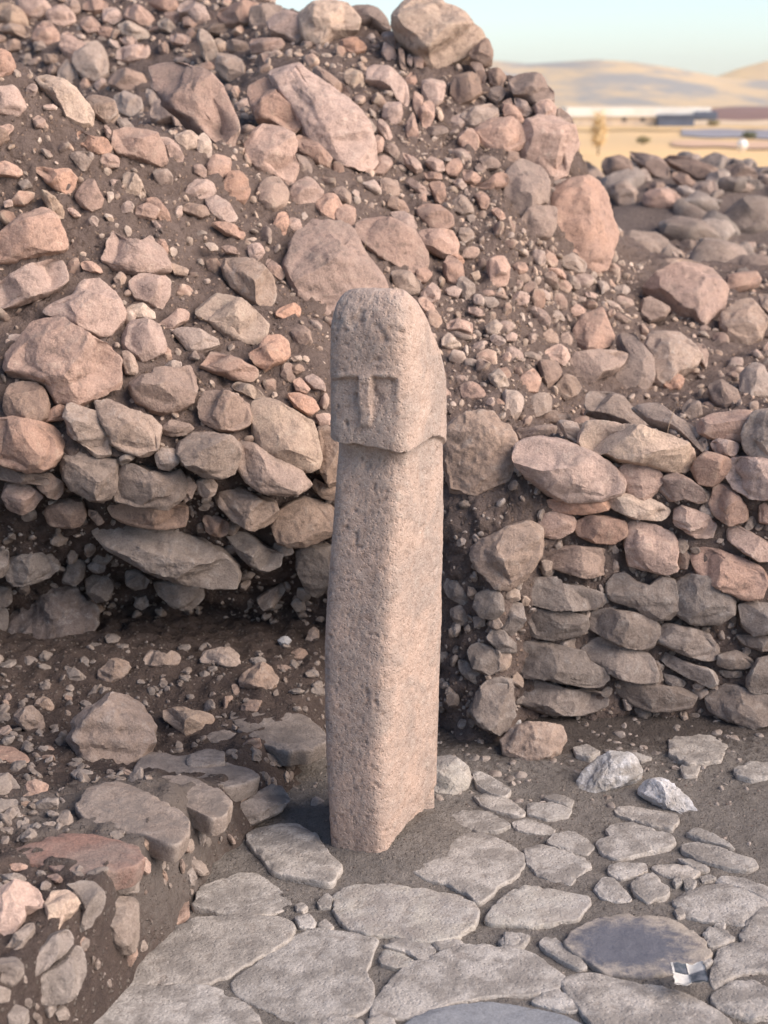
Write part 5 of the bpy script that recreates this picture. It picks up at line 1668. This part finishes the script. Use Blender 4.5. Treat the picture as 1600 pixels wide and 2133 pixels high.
# ---------------------------------------------------------------- low buildings on the plain
def farm():
    mroof = plain_mat('pale_metal_roof', (0.80, 0.78, 0.72), (0.74, 0.70, 0.62), (0.2, 0.2, 0.2), 0.5)
    mwall = plain_mat('limewashed_wall', (0.66, 0.55, 0.42), (0.58, 0.48, 0.38), (0.3, 0.3, 0.3))
    mdark = plain_mat('dark_cladding', (0.10, 0.12, 0.17), (0.12, 0.14, 0.19), (0.3, 0.3, 0.3), 0.6)
    mglass = plain_mat('dark_opening', (0.05, 0.055, 0.07), (0.07, 0.075, 0.09), (0.3, 0.3, 0.3), 0.3)
    def gy_(py, z=-8): d = ray(800, py); return (z - EYE[2]) / d[2] * d[1]
    Y = gy_(263)
    def x(px): return (px - 800) / FPX * Y * 1.035
    def zz(py): return at(800, py, Y)[2]
    b = empty('farm_building', (x(1250), Y, -8)); tag(b, 'long low pale building with a bright flat roof at the edge of the fields', 'building')
    def part(nm, x0, x1, y0, y1, z0, z1, m, root):
        o = box(nm, x0 - root.location.x, x1 - root.location.x, y0 - root.location.y, y1 - root.location.y, z0 - root.location.z, z1 - root.location.z, m); o.parent = root
    part('wall', x(1160), x(1330), Y, Y + 18, -8, zz(243), mwall, b)
    part('roof', x(1155), x(1436), Y - 1, Y + 19, zz(243), zz(224), mroof, b)
    for k, p in enumerate((1212, 1264, 1300)):
        part('window', x(p), x(p + 9), Y - 0.15, Y, zz(253), zz(246), mglass, b)
    s = empty('dark_shed', (x(1390), Y - 3, -8)); tag(s, 'dark blue grey open sided shed at the right end of the pale building', 'shed')
    Y2 = Y + 0.0
    part('wall', x(1332), x(1402), Y - 3, Y + 10, -8, zz(242), mdark, s)
    part('wall', x(1404), x(1447), Y - 2, Y + 8, zz(250), zz(232), mdark, s)
    part('roof', x(1328), x(1446), Y - 3.6, Y - 3.05, zz(243), zz(238), mdark, s)
    # pale round tank and a dry tree on the plain
    Yt = gy_(315)
    tx = (1505 - 800) / FPX * Yt * 1.03
    r = 10.5 / FPX * Yt
    Vt, Ft = ICO[3]
    t = empty('storage_tank', (tx, Yt, -8)); tag(t, 'small round white tank standing alone in the golden field', 'tank')
    o = mesh_obj('tank_body', Vt * [r, r, r * 1.1] + [0, 0, r * 1.2], Ft, plain_mat('white_tank', (0.8, 0.79, 0.76), (0.75, 0.73, 0.7), (1, 1, 1), 0.4)); o.parent = t
    o = box('stand', -r * .5, r * .5, -r * .5, r * .5, 0, r * .35, mwall); o.parent = t
farm()

def bush(px, pyb, h_px, w_px, label, col, seed):
    rng = np.random.default_rng(seed)
    d = ray(px, pyb); P0 = EYE + d * ((-8 - EYE[2]) / d[2]); Y = P0[1]
    h, w = h_px / FPX * Y, w_px / FPX * Y
    nm = 'dry_tree' if h_px > 40 else 'bush'
    root = empty(nm, tuple(P0)); tag(root, label, 'tree' if h_px > 40 else 'bush', group=None if h_px > 40 else 'low bushes in the fields')
    m = plain_mat('dry_leaves', col, tuple(c * 0.75 for c in col), (2, 2, 2)); mt = plain_mat('bark', (0.2, 0.15, 0.1), (0.15, 0.11, 0.08), (3, 3, 3))
    n = 900
    q = rng.normal(0, 1, (n, 3)); q /= np.linalg.norm(q, axis=1, keepdims=True); q *= rng.random((n, 1)) ** 0.4
    lump = 1 + 0.35 * vnoise(q * 2.2, seed)
    C_ = q * lump[:, None] * [w / 2, w / 2, h * 0.42] + [0, 0, h * 0.56]
    sz_ = w * 0.05
    a, b_ = rng.normal(0, 1, (n, 3)), rng.normal(0, 1, (n, 3))
    V = np.stack([C_ + a * sz_, C_ + b_ * sz_, C_ - a * sz_, C_ - b_ * sz_], 1).reshape(-1, 3)
    o = mesh_obj('crown', V, np.arange(4 * n).reshape(-1, 4), m, smooth=False); o.parent = root
    k = 8; ang = np.linspace(0, 6.283, k, endpoint=False)
    V = [(w * .05 * s_ * math.cos(t), w * .05 * s_ * math.sin(t), z) for z, s_ in ((-0.1, 1.3), (h * .3, 1), (h * .7, .5)) for t in ang]
    o = mesh_obj('trunk', V, grid_faces(3, k, True), mt); o.parent = root
bush(1246, 322, 84, 34, 'tall golden poplar like dry tree left of the pale building', (0.85, 0.66, 0.38), 3)
for i, (px, pyb, h, w) in enumerate([(1340, 300, 14, 26), (1486, 262, 10, 22), (1560, 288, 12, 30), (1285, 262, 12, 14)]):
    bush(px, pyb, h, w, ['low straw coloured bush in the middle of the field', 'small pale bush at the edge of the ploughed field', 'olive bush beside the gravel track', 'small bush in front of the pale wall'][i], (0.42, 0.36, 0.2) if i != 2 else (0.24, 0.25, 0.16), 10 + i)
# ---------------------------------------------------------------- the air between here and the hills
if HAZE:
    hz = box('haze', -7000, 7000, -7000, 7000, -11.5, 170, None)
    hm = bpy.data.materials.new('thin_haze'); hm.use_nodes = True
    hn = hm.node_tree; hn.nodes.clear()
    vo = hn.nodes.new('ShaderNodeVolumePrincipled'); ho = hn.nodes.new('ShaderNodeOutputMaterial')
    vo.inputs['Density'].default_value = HAZE; vo.inputs['Color'].default_value = (0.86, 0.90, 0.95, 1); vo.inputs['Anisotropy'].default_value = 0.3
    hn.links.new(vo.outputs[0], ho.inputs['Volume'])
    hz.data.materials.clear(); hz.data.materials.append(hm); hz['kind'] = 'stuff'
print('MISS', MISS, 'counts', count, 'tris', sum(len(o.data.polygons) for o in S.objects if o.type == 'MESH'))
